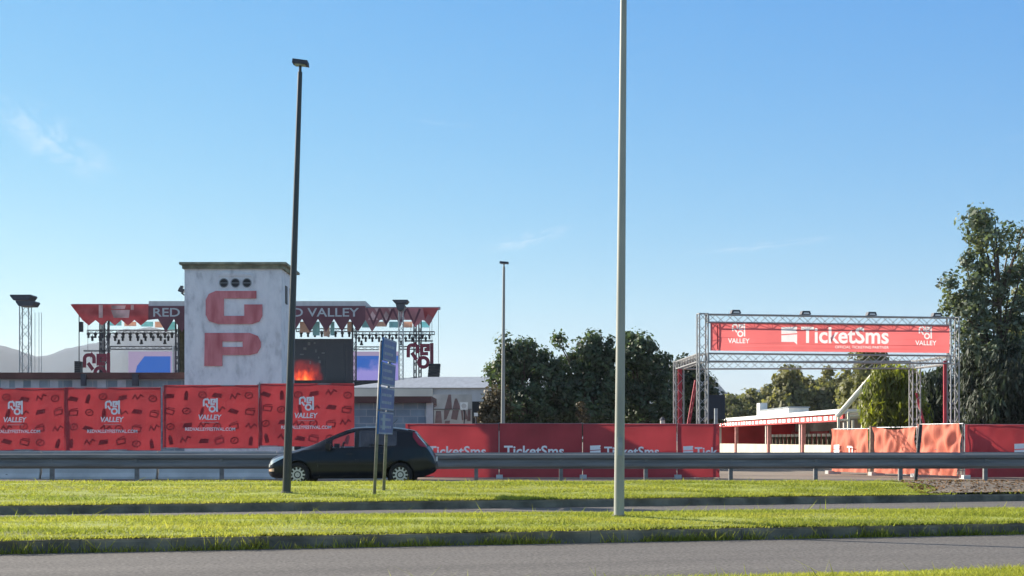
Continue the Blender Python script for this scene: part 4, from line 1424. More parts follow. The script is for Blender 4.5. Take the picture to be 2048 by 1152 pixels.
def stage():
    D = 110.0; s = F / D
    def q(px, py, dd=0.0):
        p = at(px, py, D); p.y += dd; return p
    zf = -.1
    t = thing('stage', (X(510, D), D + 5, zf), 'large festival stage with red roof cloth and lattice columns behind the white tower', 'stage')
    M = frameM((0, D, 0), (1, 0, 0), (0, 0, 1))
    def pz(lst): return [(X(a, D), at(0, b, D).z) for a, b in lst]
    # roof slabs
    MB().span(q(297, 612, .05), q(731, 602, 11)).build('roof', m_shed, t)
    MB().span(q(141, 612, .3), q(296.5, 607, .8)).build('roof', m_shedr, t)
    MB().span(q(731.5, 618, .3), q(880, 613, .8)).build('roof', m_shedr, t)
    # centre valance with long teeth
    top = [(297, 612), (731, 612)]
    bot = [(731, 640)]
    x = 716
    while x > 300:
        bot += [(x, 664), (x - 16, 638)]
        x -= 32
    bot += [(297, 640)]
    cv = MB().poly([pz([(297, 612)] + bot[::-1] + [(731, 612)])], M, .05)
    val = cv.build('valance', m_stmar, t)
    for a in (307, 553):
        tx = MB().text('RED VALLEY', X(a, D), X(a + 165, D), at(0, 633, D).z, M, .07, bold=.012, h=.62)
        tx.build('lettering', m_signw, val)
    # left valance
    zig = [(165, 640)]
    x = 178
    while x < 290:
        zig += [(x, 651), (x + 13, 640)]
        x += 26
    lv = MB().poly([pz([(141, 609)] + zig + [(297, 640), (297, 609)])], M, .05)
    lv.mat(1)
    for lst in ([(198, 610), (206, 610), (206, 636), (198, 636)], [(222, 611), (252, 611), (250, 618), (224, 618)], [(222, 620), (260, 620), (258, 636), (228, 636)], [(262, 610), (268, 610), (268, 620), (262, 620)]):
        lv.poly([pz(lst)], lambda u, v, w: M(u, v, .06), 0)
    lv.build('valance', [m_stred, m_stpat], t)
    # right valance, paler with dark zigzag edges
    rv = MB().mat(3).poly([pz([(731, 616), (731, 640), (744, 664), (760, 640), (765, 640), (772, 651), (780, 640), (796, 640), (800, 655), (806, 640), (826, 640), (830, 655), (845, 640), (850, 642), (858, 652), (878, 616)])], M, .05)
    rv.mat(1)
    for i, a in enumerate((745, 772, 800)):
        rv.poly([pz([(a - 9, 640), (a, 622), (a + 12, 640)])], lambda u, v, w: M(u, v, .06), 0)
        rv.poly([pz([(a + 4, 617), (a + 16, 617), (a + 10, 626)])], lambda u, v, w: M(u, v, .06), 0)
    rv.mat(2)
    for i, a in enumerate((733, 759, 786, 814)):
        rv.stroke(pz([(a, 617), (a + 14, 648), (a + 26, 618)]), .16, M, .075)
    rv.mat(0)
    rv.poly([pz([(846, 616), (878, 616), (866, 636), (856, 628), (850, 640)])], lambda u, v, w: M(u, v, .065), 0)
    rv.build('valance', [m_stred, m_stpat, m_stmar, m_stpink], t)
    # drapes seen under the teeth
    for i, (a, b, y0, y1) in enumerate([(208, 232, 638, 648), (238, 262, 640, 649), (272, 296, 640, 650), (300, 318, 640, 652), (320, 342, 640, 656), (594, 616, 640, 662), (620, 634, 640, 668), (642, 654, 640, 670),
                                        (656, 664, 640, 668), (690, 700, 640, 660), (720, 745, 638, 652), (748, 770, 640, 650), (775, 795, 640, 652), (802, 822, 640, 652), (840, 856, 640, 652)]):
        MB().span(q(a, y0, 1.5), q(b, y1, 1.55)).build('drape', m_cyan if i % 2 == 0 else m_peach, t)
    # columns
    for px, yb, wd in ((193, 760, .24), (204, 760, .42), (828, 790, .26), (838, 790, .26), (347, 760, .3), (705, 790, .36)):
        mb = MB(); truss(mb, q(px, yb, 1.2), q(px, 636, 1.2), wd, .045, .5); mb.build('column', m_dark, t)
    for px0, px1, y in ((158, 340, 659), (584, 700, 656), (702, 866, 662), (205, 340, 692), (702, 760, 693), (795, 840, 692)):
        mb = MB(); truss(mb, q(px0, y, 2.2), q(px1, y, 2.2), .28, .03, .5); mb.build('light_truss', m_dark, t)
    for px in (352, 703):
        pass
    MB().span(q(343, 760, 2.6), q(352, 640, 2.9)).build('side_drape', m_brownd, t)
    MB().span(q(353, 760, 2.6), q(369, 645, 3.2)).build('side_drape', m_black, t)
    MB().span(q(137, 900, 0.4), q(885, 760, 11)).build('deck', m_black, t)
    MB().span(q(338, 748, 1.0), q(341, 690, 1.3)).build('white_post', m_whitep, t)
    # big screens
    c = q(630, 770, 3)
    sc = thing('led_screen', (q(637, 0).x, D + 3, q(0, 770).z), 'large black screen showing orange flames at the middle of the stage', 'screen')
    MB().span(q(560, 772, 3), q(697, 672, 3.4)).build('panel', screen_mat('flame'), sc)
    st = MB()
    rr = random.Random(9)
    for i in range(9):
        a, b = rr.uniform(592, 655), rr.uniform(676, 732)
        pz_ = q(a, b, 2.97); st.box(pz_, (rr.uniform(.08, .3), .02, rr.uniform(.08, .25)))
    st.build('lit_pixels', m_galvd, sc)
    fr = MB()
    for a, b in ((640, 642), (680, 682)):
        fr.span(q(a, 770, 2.96), q(b - .8, 675, 2.985))
    fr.build('seam', m_dark, sc)
    for (a, b, y0, y1, lab, cut) in ((698, 792, 699, 779, 'blue and mauve screen showing a cloud right of the black flame screen', 0), (240, 337, 699, 760, 'blue and mauve screen at the stage\'s left side, left of the tower', 22)):
        o = thing('led_screen', (q((a + b) / 2, 0).x, D + 2.4, q(0, y1).z + (-1.0 if cut else 1.4)), lab, 'screen')
        MB().span(q(a, y1, 2.4), q(b, y0, 2.7)).build('frame', emat('mauve_screen', (.36, .30, .46), .42), o)
        MM = frameM((0, D + 2.4, 0), (1, 0, 0), (0, 0, 1))
        pl_ = [(a + 11 + cut, y1), (a + 11, y1), (a + 11 + cut * .3, y0 + 30), (a + 11 + cut, y0 + 10), (b - 11, y0 + 10), (b - 11, y1)] if cut else [(a + 9, y1), (b, y1), (b, y0 + 9), (a + 9, y0 + 9)]
        k_ = (D + 2.4) / D
        pl2 = [(X(u, D), at(0, v, D).z) for u, v in pl_]
        MB().poly([pl2[1:] if cut else pl2], MM, .02).build('picture', screen_mat('cloud'), o)
        if not cut:
            w = MB()
            w.stroke([(X(734 + 10 * math.cos(R(k2_)), D), at(0, 779 - 9 * math.sin(R(k2_)), D).z) for k2_ in range(0, 181, 20)], .10, MM, .03)
            w.poly([pz([(750, 755), (753, 755), (753, 779), (750, 779)])], lambda u, v, w_: MM(u, v, .03), 0)
            w.build('white_mark', emat('screen_white', (.7, .65, .85), .6), o)
    # red lattice logos
    for (a, b, y0, y1, lab) in ((160, 213, 702, 748, 'red letter emblem hung at the stage\'s left end'), (812, 864, 682, 746, 'red letter emblem hung at the stage\'s right end')):
        o = thing('emblem', (q((a + b) / 2, 0).x, D + .8, q(0, y1).z), lab, 'emblem')
        x, sz = X(a, D), X(b, D) - X(a, D)
        MM = frameM((x, D + .8, at(0, y0, D).z - sz * 1.05), (1, 0, 0), (0, 0, 1))
        mb = MB()
        logo(mb, 0, 0, sz, MM, .04, .135); mb.build('letters', m_lat, o)
        bk = MB(); truss(bk, q(a, y0 - 2, 1.0), q(b, y0 - 2, 1.0), .12, .02); 
        bk.tube(q(a + 8, y0 - 2, 1.0), q(a + 8, 645, 1.0), .015); bk.tube(q(b - 6, y0 - 2, 1.0), q(b - 6, 645, 1.0), .015); bk.build('hanger', m_dark, o)
    # speaker hangs
    for (a, b, y0, y1, lab, sk) in ((857, 880, 727, 775, 'black hanging speaker column at the stage\'s right end', -4), (147, 158, 722, 752, 'dark hanging speaker column at the stage\'s left end', 0)):
        o = thing('speaker_column', q((a + b) / 2, y0, .5), lab, 'speaker')
        n = 8
        for i in range(n):
            ya, yb = y0 + (y1 - y0) * i / n, y0 + (y1 - y0) * (i + .92) / n
            sh = sk * i / n
            MB().span(q(a + sh, yb, .2), q(b + sh, ya, 1.0)).build('cabinet', m_black, o)
        cb = MB(); cb.tube(q(a + 6, y0, .6), q(a + 6, 618, .6), .02, n=4); cb.tube(q(b - 4, y0, .6), q(b - 4, 618, .6), .02, n=4); cb.build('cable', m_dark, o)
    # lamps hanging from the light trusses
    def lamp(px, py, lab, up=False):
        c = q(px, py, 2.2)
        mb = MB()
        mb.box(c, (.22, .22, .12)); mb.box(c - Vector((0, 0, .17 * (-1 if up else 1))), (.14, .16, .24)); mb.tube(c + Vector((0, 0, .05)), c + Vector((0, 0, .2)), .03, n=5)
        prop(mb.build('stage_light', m_black, origin=c), lab, 'stage light', 'stage lights on the stage trusses')
    for i in range(13): lamp(160 + 14.2 * i, 664, 'black stage lamp on the left upper lighting truss')
    for i in range(11): lamp(168 + 15.5 * i, 670, 'black stage lamp on the left upper lighting truss')
    for i in range(8): lamp(594 + 14 * i, 662, 'black stage lamp above the flame screen')
    for i in range(12): lamp(706 + 13.6 * i, 666, 'black stage lamp on the right upper lighting truss')
    for i in range(11): lamp(712 + 13.6 * i, 672, 'black stage lamp on the right upper lighting truss')
    for px in (222, 268, 316): lamp(px, 683, 'black stage lamp standing on the left lower truss', True)
    for px in (717, 758, 798): lamp(px, 685, 'black stage lamp standing on the right lower truss', True)
    o = thing('stage_light', q(160, 650), 'dark lamp pair hung under the left tip of the stage roof', 'stage light')
    MB().box(q(160, 648, .3), (.25, .3, .35)).build('housing', m_black, o); MB().box(q(160, 657, .3), (.25, .3, .45)).build('housing', m_black, o)


m_brownd = mat('olive_drape', (0.07, 0.06, 0.03), 0.8, var=0.3)
stage()


def light_tower(px, D, y_top, y_bot, w, plates, label, cables):
    p = at(px, y_top, D)
    t = thing('light_tower', (p.x, D, -.1), label, 'lighting tower')
    mb = MB(); truss(mb, Vector((p.x, D, -.1)), p, w, .035, w); mb.build('mast', m_galv, t)
    for (a, b, y0, y1, dd) in plates:
        A, B = at(a, y1, D), at(b, y0, D)
        pm = MB()
        vs = []
        for yy in (D - .6 + dd, D + .6 + dd):
            vs += [(A.x + (B.x - A.x) * .16, yy, A.z), (B.x - (B.x - A.x) * .14, yy, A.z), (B.x, yy, B.z - (B.z - A.z) * .25), (B.x - .05, yy, B.z), (A.x + .03, yy, B.z), (A.x, yy, B.z - (B.z - A.z) * .2)]
        pm.add(vs, [(5, 4, 3, 2, 1, 0), (6, 7, 8, 9, 10, 11)] + [(i, (i + 1) % 6, (i + 1) % 6 + 6, i + 6) for i in range(6)])
        pm.build('lamp_rack', m_dark, t)
    cm = MB()
    for c in cables:
        cm.tube(at(c, y_top + 25, D), at(c, y_bot, D), .018, n=4)
    if cm.f: cm.build('cable', m_galv, t)
    return t


light_tower(51, 92.0, 600, 760, .62, [(26, 69, 591, 602, 0), (47, 84, 606, 616, -.9)], 'tall lattice lighting tower with two dark racks at the far left', [70, 78, 83])
light_tower(802, 98.0, 620, 780, .34, [(786, 818, 601, 608, 0), (793, 811, 609, 621, 0)], 'slim lattice lighting tower with one dark rack at the stage\'s right', [])


# ------------------------------------------------------------------ booth on the right, running away from the camera
def booth():
    N_, Fa = Vector((16.6, 75, -.1)), Vector((15.2, 111, -.1))
    L = (Fa - N_).length
    rz = math.atan2(Fa.y - N_.y, Fa.x - N_.x)
    t = thing('ticket_booth', N_, 'long open booth with white roof edge, red band and pale counter behind the entrance', 'booth', rz=rz)
    m_band = mat('red_white_band', (0.55, 0.05, 0.05), .7, var=.2, scale=.9)
    m_rend = mat('sunlit_counter', (0.50, 0.47, 0.38), .9, var=.12, scale=.8)
    m_back = mat('booth_back', (0.40, 0.38, 0.37), .8, var=.15)
    m_pinkc = mat('pinkish_column', (.5, .22, .2), .7, var=.2)
    def b(nm, m, a, c): return MB().span(a, c).build(nm, m, t, local=True)
    b('roof', m_whitep, (-.3, -6.2, 2.72), (L + .3, .25, 2.95))
    band = b('band', m_band, (-.2, .0, 2.34), (L + .2, .12, 2.70))
    pm = MB(); rr = random.Random(4)
    x = .3
    while x < L - .5:
        ww = rr.uniform(.35, .9)
        pm.span((x, .121, 2.42), (x + ww, .13, 2.62)); x += ww + rr.uniform(.25, .6)
    pm.build('patch', m_white, band, local=True)
    for i, tt in enumerate((.004, .2546, .27, .508, .525, .807, .99)):
        b('column', m_pinkc if i in (1, 3, 5) else m_cream, (tt * L - .09, -.22, 0), (tt * L + .09, -.003, 2.338))
    prev = .6
    for tt in (.25, .50, .80, .985):
        b('counter', m_rend, (prev, -.7, 0), (tt * L - .5, .0, 1.14)); prev = tt * L + .5
    b('back_wall', m_back, (-.2, -6.0, 0), (L + .2, -5.8, 2.70))
    b('floor', m_conc, (-.2, -5.79, .0), (L + .2, -.71, .06))
    b('end_wall', m_redb, (L + .0, -5.79, .07), (L + .15, -.01, 2.71))
    for a, c in ((1.0, 4.0), (24.0, 29.0), (30.5, 34.5)):
        b('red_panel', m_redb, (a, -5.3, .3), (c, -5.2, 2.0))
    for a, c in ((6, 9), (10, 14), (15, 18)):
        b('grey_panel', m_shed, (a, -5.3, .3), (c, -5.2, 2.1))
    for i in range(17):
        x = 8.3 + i * 1.12
        p = N_ + Vector((math.cos(rz), math.sin(rz), 0)) * x + Vector((math.sin(rz), -math.cos(rz), 0)) * 1.6
        o = thing('tap_post', Vector((p.x, p.y, -.1)), 'dark post with white cap in the row behind the booth counter', 'post', 'posts behind the booth counter')
        MB().tube((p.x, p.y, -.05), (p.x, p.y, 1.50), .10, n=8).build('shaft', m_brownd, o)
        MB().tube((p.x, p.y, 1.50), (p.x, p.y, 1.66), .11, n=8).build('cap', m_whitep, o)
    # small roof unit
    o = at(1543, 820, 100)
    u = thing('roof_unit', (16.9, 92, 2.85), 'small white rooftop unit on the booth roof', 'roof unit')
    MB().span((16.4, 89, 2.851), (17.6, 99, 3.2)).build('housing', m_whitep, u)
    MB().span((16.35, 88.8, 3.202), (17.65, 99.2, 3.28)).build('cover', m_galv, u)
    MB().span((16.4, 99.3, 2.851), (16.9, 100.5, 3.75)).build('chimney', m_whitep, u)


booth()


def steel_frame():
    D = 72.0
    t = thing('ramp_frame', (X(1715, D), D, -.1), 'pale steel frame with a long diagonal white beam left of the willow', 'steel frame')
    mb = MB()
    a, b = at(1674, 834, D), at(1757, 738, D)
    dirx = (b - a).normalized()
    mb.tube(a, b, .13, n=8); mb.build('diagonal_beam', m_cream_b, t)
    for px, y0, y1 in ((1677, 835, 905), (1697, 826, 905), (1706, 840, 905)):
        p, q = at(px, y0, D), at(px, y1, D); q.z = -.1
        MB().box((p + q) / 2, (.10, .10, abs(p.z - q.z))).build('post', m_cream_b, t)
    for (p, q) in (((1675, 840), (1700, 840)), ((1696, 825), (1733, 822)), ((1696, 833), (1733, 831))):
        MB().tube(at(*p, D), at(*q, D), .06, n=6).build('rail', m_cream_b, t)
    MB().tube(at(1727, 765, D + .4), Vector((X(1727, D), D + .4, -.1)), .07, n=6).build('rear_post', m_cream_b, t)


m_cream_b = mat('cream_steel', (0.86, 0.82, 0.66), .6, var=.1)
steel_frame()


def clutter():
    p = Vector((X(1826, 40.6), 40.6, gz(40.6)))
    t = thing('leaning_post', (p.x, 40.35, p.z), 'dark slanting post in front of the lit red fence', 'post', lean=R(5.0))
    MB().tube((p.x, 40.35, p.z - .2), (p.x, 40.35, p.z + 1.05), .05, n=8).build('shaft', m_poled, t)
    MB().tube((p.x, 40.35, p.z + 1.05), (p.x, 40.35, p.z + 1.55), .062, .055, n=8).build('sleeve', m_black, t)
    c = at(1432, 870, 58)
    t = thing('cabinet', (c.x, 70, -.1), 'dark blue cabinet block standing behind the gate\'s left leg', 'cabinet')
    a, b = at(1413, 838, 70), at(1450, 790, 70)
    MB().span((a.x, 70, a.z), (b.x, 70.5, b.z)).build('box', m_navy, t)
    MB().tube((X(1432, 70), 70.25, -.1), (X(1432, 70), 70.25, a.z), .12, n=8).build('post', m_dark, t)
    p = Vector((X(1432, 57), 57, -.1))
    t = thing('bollard_post', p, 'short grey post behind the end of the long red fence', 'post')
    MB().tube(p, p + Vector((0, 0, 2.6)), .07, n=8).build('shaft', m_galv, t)
    MB().tube(p, p + Vector((0, 0, .06)), .14, n=8).build('base', m_galv, t)
    p = Vector((X(1325, 60), 60, -.1))
    t = thing('lantern_post', p, 'small cream lantern post rising behind the long red fence', 'lamp')
    MB().tube(p, p + Vector((0, 0, 1.95)), .05, n=8).build('post', m_dark, t)
    MB().tube(p + Vector((0, 0, 1.95)), p + Vector((0, 0, 2.2)), .11, .09, n=8).build('lantern', m_cream, t)
    MB().tube(p + Vector((0, 0, 2.2)), p + Vector((0, 0, 2.32)), .13, .02, n=8).build('cap', m_dark, t)
    b0 = Vector((X(1744, 59.4), 59.4, -.1))
    t = thing('fence_post', b0, 'broad tan timber post between two lit fence panels', 'post')
    MB().tube(b0, b0 + Vector((.02, 0, 1.95)), .15, .13, n=10).build('shaft', m_barkp, t)
    MB().tube(b0, b0 + Vector((0, 0, .12)), .2, .17, n=10).build('collar', m_barkp, t)


m_navy = mat('navy_panel', (0.012, 0.020, 0.035), .6, var=.15)
clutter()


# ------------------------------------------------------------------ black hatchback
def car():
    LEN = 4.06
    root = thing('car', (X(537, 35.5) + LEN / 2 - .09, 36.35, gz(36.3)), 'black small hatchback driving left behind the dark leaning lamp post', 'car')
    ox = LEN / 2
    top = [(0.0, .58), (.03, .64), (.08, .69), (.15, .735), (.33, .80), (.575, .865), (.80, .925), (.994, .985), (1.20, 1.075), (1.45, 1.195), (1.68, 1.29), (1.856, 1.36), (2.05, 1.415), (2.30, 1.435), (2.57, 1.437), (2.9, 1.43), (3.2, 1.408), (3.40, 1.375), (3.54, 1.345), (3.62, 1.27), (3.72, 1.15), (3.85, 1.02), (3.94, .90), (4.02, .78), (4.06, .66)]
    bot = [(0, .30), (.06, .24), (.2, .2), (.5, .19), (3.4, .20), (3.8, .24), (4.0, .32), (4.06, .42)]
    wid = [(0, .52), (.04, .60), (.12, .68), (.3, .76), (.6, .815), (1.0, .838), (2.0, .845), (3.0, .84), (3.5, .81), (3.8, .76), (3.95, .71), (4.06, .62)]
    edge = [(0, .94), (.6, .90), (.9, .86), (1.05, .82), (1.5, .72), (1.9, .665), (2.1, .645), (3.2, .63), (3.6, .61), (3.75, .68), (3.9, .80), (4.06, .9)]
    def ip(tab, x): return float(np.interp(x, [a for a, _ in tab], [b for _, b in tab]))
    nx = 92
    xs = [LEN * i / nx for i in range(nx + 1)]
    def ring(x):
        h, b, w = ip(top, x), ip(bot, x), ip(wid, x)
        belt = .86 + .05 * x / LEN + .04 * sm((x - 2.4) / 1.2)
        cabin = sm((h - belt - .02) / .16)
        zsh = min(belt, h - .05 - .03 * (1 - cabin))
        we = ip(edge, x) * (w if ip(edge, x) > .8 and x < 1.0 or x > 3.9 else 1) if False else None
        ew = w * .80 * (1 - cabin) + min(w * .80, {True: 1}.get(True) and (.80 * w - .27 * (h - belt))) * cabin
        ze = h - .035 * cabin - .03 * (1 - cabin)
        pts = []
        for k_, f in enumerate((0, .10, .22, .34, .46, .58, .70, .82, .91, 1.0)):
            z = b + (zsh - b) * f
            bulge = 1 - .10 * max(0, .18 - f) / .18 - .035 * max(0, (f - .55) / .45) ** 1.5 + .012 * math.exp(-((f - .62) / .1) ** 2)
            pts.append((w * bulge, z))
        wb = pts[-1][0]
        for f in (.12, .5, .88, 1.0):
            pts.append((wb + (ew - wb) * f + .02 * math.sin(math.pi * f) * cabin, zsh + (ze - zsh) * f))
        for f in (.35, .7, 1.0):
            pts.append((ew * (1 - f), ze + (h - ze) * math.sin(f * math.pi / 2)))
        return pts
    rings = [ring(x) for x in xs]
    nr = len(rings[0])
    WC = [((600 - 537) / 84.5, .29), ((810 - 537) / 84.5, .29)]
    RW = .345
    # windows as ranges of the grid: rows 10..11 (between the belt and the roof edge)
    def region(x, r):
        """which part a grid face belongs to"""
        h = ip(top, x)
        if r in (10, 11):
            if 1.42 < x < 2.13 and h > 1.15: return 'front_window'
            if 2.21 < x < 3.12: return 'rear_window'
        if r >= 13 and 1.06 < x < 1.98: return 'windscreen'
        if r in (13, 14, 15) and 3.64 < x < 3.88: return 'tailgate_glass'
        if 1.22 < x < 2.15 and 1 <= r <= 9: return 'door'
        if 2.19 < x < 2.95 and 1 <= r <= 9: return 'rear_door'
        return 'body'
    parts = {}
    def vid(side, i, j): return (side, i, j)
    pos = {}
    for side in (-1, 1):
        for i in range(nx + 1):
            for j in range(nr):
                y, z = rings[i][j]
                pos[(side, i, j)] = Vector((xs[i] - ox, side * y, z))
    dele = set()
    for i in range(nx):
        for j in range(nr - 1):
            c = (pos[(-1, i, j)] + pos[(-1, i + 1, j + 1)]) / 2
            for wx, wz in WC:
                if math.hypot(c.x + ox - wx, c.z - wz) < RW and j < 9:
                    dele.add((i, j))
    # snap the arch rim to a circle
    for (i, j) in list(dele):
        for a, b in ((i, j), (i + 1, j), (i, j + 1), (i + 1, j + 1)):
            nb = [(a - 1, b - 1), (a, b - 1), (a - 1, b), (a, b)]
            if any(0 <= q[0] < nx and 0 <= q[1] < nr - 1 and q not in dele for q in nb):
                for side in (-1, 1):
                    p = pos[(side, a, b)]
                    wx, wz = min(WC, key=lambda w: abs(p.x + ox - w[0]))
                    d = Vector((p.x + ox - wx, p.z - wz))
                    if d.length > 1e-4 and not p.get('s') if isinstance(p, dict) else True:
                        d = d.normalized() * RW
                        pos[(side, a, b)] = Vector((wx + d.x - ox, p.y, wz + d.y))
    def emit(key, side, faces):
        mb = parts.setdefault((key, side), ({}, [], []))
        idx, vs, fs = mb
        for f in faces:
            q = []
            for k_ in f:
                if k_ not in idx:
                    idx[k_] = len(vs); vs.append(pos[k_])
                q.append(idx[k_])
            fs.append(tuple(q) if side > 0 else tuple(q[::-1]))
    for side in (-1, 1):
        for i in range(nx):
            for j in range(nr - 1):
                if (i, j) in dele: continue
                x = (xs[i] + xs[i + 1]) / 2
                key = region(x, j)
                sd = 0 if key in ('body', 'windscreen', 'tailgate_glass') else side
                f = [(side, i, j), (side, i + 1, j), (side, i + 1, j + 1), (side, i, j + 1)]
                kk = parts.setdefault((key, sd), ({}, [], []))
                idx, vs, fs = kk
                q = []
                for v in (f if side > 0 else f[::-1]):
                    if v[2] == nr - 1: v = (1, v[1], v[2])
                    if v not in idx:
                        idx[v] = len(vs); vs.append(pos[v])
                    q.append(idx[v])
                fs.append(tuple(q[::-1]))
    objs = {}
    for (key, sd), (idx, vs, fs) in parts.items():
        mb = MB(); mb.add(vs, fs)
        if key == 'body':
            # nose, tail and floor
            for i in (0, nx):
                ring_ = [(-1, i, j) for j in range(nr)] + [(1, i, j) for j in range(nr - 2, -1, -1)]
                p = [pos[v] for v in ring_]
                mb.add(p, [tuple(range(len(p)))])
            fl_ = [pos[(-1, 0, 0)], pos[(1, 0, 0)], pos[(1, nx, 0)], pos[(-1, nx, 0)]]
            z = .22
            mb.add([(p.x * .97, p.y, z) for p in fl_], [(0, 1, 2, 3)])
        m = {'body': m_paint, 'door': m_paint, 'rear_door': m_paint, 'front_window': m_glass, 'rear_window': m_glassd, 'windscreen': m_glass, 'tailgate_glass': m_glassd}[key]
        nm = {'front_window': 'window', 'rear_window': 'window', 'rear_door': 'door', 'tailgate_glass': 'tailgate_window'}.get(key, key)
        if key in ('door', 'rear_door'):
            c = sum((Vector(v) for v in mb.v), Vector()) / len(mb.v)
            mb.v = [(c.x + (v[0] - c.x) * .985, v[1] * 1.002, c.z + (v[2] - c.z) * .985) for v in mb.v]
        objs[(key, sd)] = mb.build(nm, m, root, smooth=True, local=True)
    # inner arches
    for wx, wz in WC:
        for sgn in (-1, 1):
            arch = MB()
            n = 18; vs = []
            for k_ in range(n + 1):
                a = math.pi * k_ / n
                for y in (.80, .50):
                    vs.append((wx - ox + (RW + .005) * math.cos(a), sgn * y, wz + (RW + .005) * math.sin(a)))
            arch.add(vs, [(2 * k_, 2 * k_ + 2, 2 * k_ + 3, 2 * k_ + 1) for k_ in range(n)])
            arch.tube((wx - ox, sgn * .50, wz), (wx - ox, sgn * .48, wz), RW + .01, n=20)
            arch.build('wheel_arch', m_trim, root, local=True)
    # wheels
    for wx, wz in WC:
        for sgn in (-1, 1):
            c = Vector((wx - ox, sgn * .735, .29))
            w = MB()
            n = 28; prof = [(.185, -.09), (.255, -.095), (.283, -.07), (.29, -.03), (.29, .03), (.283, .07), (.255, .095), (.185, .09)]
            vs = []
            for k_ in range(n):
                a = 2 * math.pi * k_ / n
                vs += [c + Vector((r_ * math.cos(a), y * -sgn, r_ * math.sin(a))) for r_, y in prof]
            m_ = len(prof)
            w.add(vs, [(k_ * m_ + j, k_ * m_ + (j + 1) % m_, ((k_ + 1) % n) * m_ + (j + 1) % m_, ((k_ + 1) % n) * m_ + j) for k_ in range(n) for j in range(m_)])
            wh = w.build('tyre', m_rubber, root, smooth=True, local=True)
            wh.name = 'wheel'
            rim = MB()
            yo = c.y + sgn * .07
            MM = lambda u, v, q, yo=yo, c=c, sgn=sgn: Vector((c.x + u * -sgn * -1, yo + sgn * q, c.z + v))
            MMo = (lambda u, v, q, yo=yo, c=c, sgn=sgn: Vector((c.x + (u if sgn < 0 else -u), yo + sgn * q, c.z + v)))
            rim.stroke([(.20 * math.cos(R(a)), .20 * math.sin(R(a))) for a in range(0, 361, 12)], .035, MMo, .012)
            rim.stroke([(.105 * math.cos(R(a)), .105 * math.sin(R(a))) for a in range(0, 361, 15)], .04, MMo, .014)
            for a in range(0, 360, 33):
                rim.stroke([(.09 * math.cos(R(a)), .09 * math.sin(R(a))), (.19 * math.cos(R(a)), .19 * math.sin(R(a)))], .036, MMo, .016)
            rim.stroke([(.035 * math.cos(R(a)), .035 * math.sin(R(a))) for a in range(0, 361, 30)], .05, MMo, .02)
            rim.build('rim', m_alloy, wh, local=True)
            bk = MB().tube((c.x, yo - sgn * .05, c.z), (c.x, yo - sgn * .04, c.z), .19, n=20); bk.build('brake_disc', m_trim, wh, local=True)
    m_lamp = mat('headlamp_glass', (0.75, 0.76, 0.74), .12, .3, var=.05)
    m_tail = mat('tail_lamp', (0.22, 0.010, 0.03), .2, var=.1)
    m_amber = mat('fog_lamp', (0.75, 0.50, 0.32), .3, var=.1)
    def surf(x, f, sgn, out=.008):
        i = min(nx, max(0, int(round(x / LEN * nx)))); pts = ring(x)
        j = f; a = pts[int(j)]; b = pts[min(nr - 1, int(j) + 1)]; tt = j - int(j)
        y, z = a[0] + (b[0] - a[0]) * tt, a[1] + (b[1] - a[1]) * tt
        return Vector((x - ox, sgn * (y + out), z + out * .3))
    def patch(nm, m, sgn, x0, x1, f0, f1, n=6, shape=None, out=.008):
        vs = []
        for i in range(n + 1):
            x = x0 + (x1 - x0) * i / n
            a, b = (f0, f1) if shape is None else shape(i / n)
            for k_ in range(5):
                vs.append(surf(x, a + (b - a) * k_ / 4, sgn, out))
        fs = [(i * 5 + k_, i * 5 + 5 + k_, i * 5 + 6 + k_, i * 5 + 1 + k_) for i in range(n) for k_ in range(4)]
        return MB().add(vs, fs if sgn < 0 else [f[::-1] for f in fs]).build(nm, m, root, smooth=True, local=True)
    for sgn in (-1, 1):
        patch('headlight', m_lamp, sgn, .012, .52, 6, 9, 8, lambda t_: (6.2 + 2.2 * t_, 8.9 + 1.2 * (1 - t_) * t_ + .1))
        patch('fog_light', m_amber, sgn, .01, .16, 3.0, 4.4, 4)
        patch('taillight', m_tail, sgn, 3.52, 3.86, 9, 12, 8, lambda t_: (11.4 - 2.6 * t_, 12.9 - 1.6 * t_ * t_))
        patch('sill_trim', m_trim, sgn, 1.12, 2.85, .1, 1.0, 10)
        patch('side_moulding', m_trim, sgn, 1.2, 2.95, 4.2, 4.7, 10)
        b1 = patch('door_handle', m_trim, sgn, 1.92, 2.08, 7.0, 7.4, 3, out=.03)
        b2 = patch('door_handle', m_trim, sgn, 2.74, 2.90, 7.0, 7.4, 3, out=.03)
        mi = MB()
        c = surf(1.50, 9.6, sgn, .0) + Vector((0, sgn * .11, .06))
        mi.box(c, (.13, .2, .13)); mi.box(c + Vector((.01, -sgn * .09, -.06)), (.06, .12, .05))
        mi.build('mirror', m_paint, root, local=True)
        patch('pillar', m_trim, sgn, 2.12, 2.22, 9.6, 12.4, 3, out=.004)
    # bumpers, plate, lamps at the tail
    b = MB().span((LEN - ox - .06, -.58, .40), (LEN - ox + .015, .58, .56)); b.build('rear_bumper', m_paint, root, local=True)
    MB().span((LEN - ox - .0, -.26, .60), (LEN - ox + .02, .26, .71)).build('number_plate', m_whitep, root, local=True)
    MB().span((-ox - .012, -.45, .36), (-ox + .01, .45, .52)).build('grille', m_trim, root, local=True)
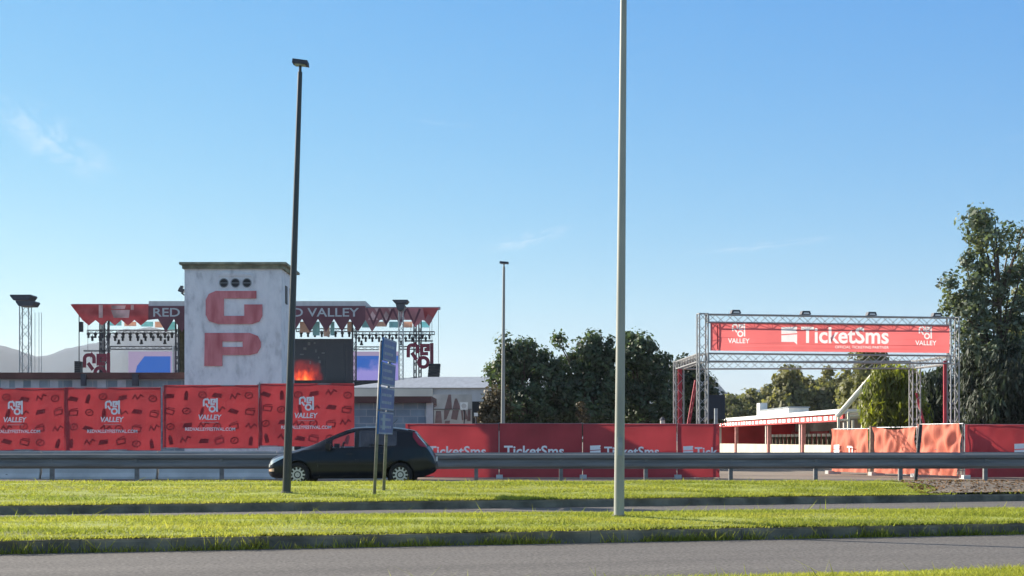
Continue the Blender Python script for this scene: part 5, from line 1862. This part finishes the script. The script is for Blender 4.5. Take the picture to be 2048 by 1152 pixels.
    an = MB().tube((2.9 - ox, 0, 1.42), (3.1 - ox, 0, 1.62), .006, n=4); an.build('antenna', m_trim, root, local=True)
    sp = MB().add([(3.40 - ox, -.52, 1.365), (3.40 - ox, .52, 1.365), (3.56 - ox, .50, 1.335), (3.56 - ox, -.50, 1.335), (3.40 - ox, -.52, 1.34), (3.40 - ox, .52, 1.34), (3.56 - ox, .5, 1.305), (3.56 - ox, -.5, 1.305)],
                  [(0, 1, 2, 3), (7, 6, 5, 4), (0, 3, 7, 4), (1, 5, 6, 2), (3, 2, 6, 7), (0, 4, 5, 1)]); sp.build('spoiler', m_paint, root, local=True)
    # inside: dashboard, seats, steering wheel
    MB().span((1.05 - ox, -.66, .6), (1.5 - ox, .66, .93)).build('dashboard', m_trim, root, local=True)
    for y in (-.36, .36):
        st = MB()
        st.box((2.12 - ox, y, .56), (.5, .48, .16)); st.box((2.36 - ox, y, .82), (.14, .46, .58), M=Matrix.Rotation(.2, 3, 'Y')); st.box((2.43 - ox, y, 1.18), (.09, .24, .17))
        st.build('seat', m_trim, root, local=True)
    rs = MB().span((2.9 - ox, -.6, .45), (3.15 - ox, .6, 1.0)); rs.build('rear_seat', m_trim, root, local=True)
    sw = MB()
    c = Vector((1.68 - ox, .36, .90))
    ps = [c + Vector((.06 * math.sin(R(a)), .18 * math.cos(R(a)), .17 * math.sin(R(a)))) for a in range(0, 361, 30)]
    sw.path(ps, [.014] * len(ps), 6); sw.build('steering_wheel', m_trim, root, local=True)
    root.scale = (.98, 1, 1)
    return root


CAR = car()


# ------------------------------------------------------------------ air
def haze():
    m = bpy.data.materials.new('haze'); m.use_nodes = True
    n, l = m.node_tree.nodes, m.node_tree.links
    n.remove(n['Principled BSDF'])
    v = n.new('ShaderNodeVolumePrincipled')
    v.inputs['Color'].default_value = (0.80, 0.89, 1.0, 1)
    v.inputs['Density'].default_value = 0.0001
    v.inputs['Anisotropy'].default_value = 0.2
    l.new(v.outputs[0], n['Material Output'].inputs['Volume'])
    o = MB().span((-4300, -80, -1.5), (4300, 4700, 260)).build('haze', m)
    prop(o, kind='stuff')


haze()
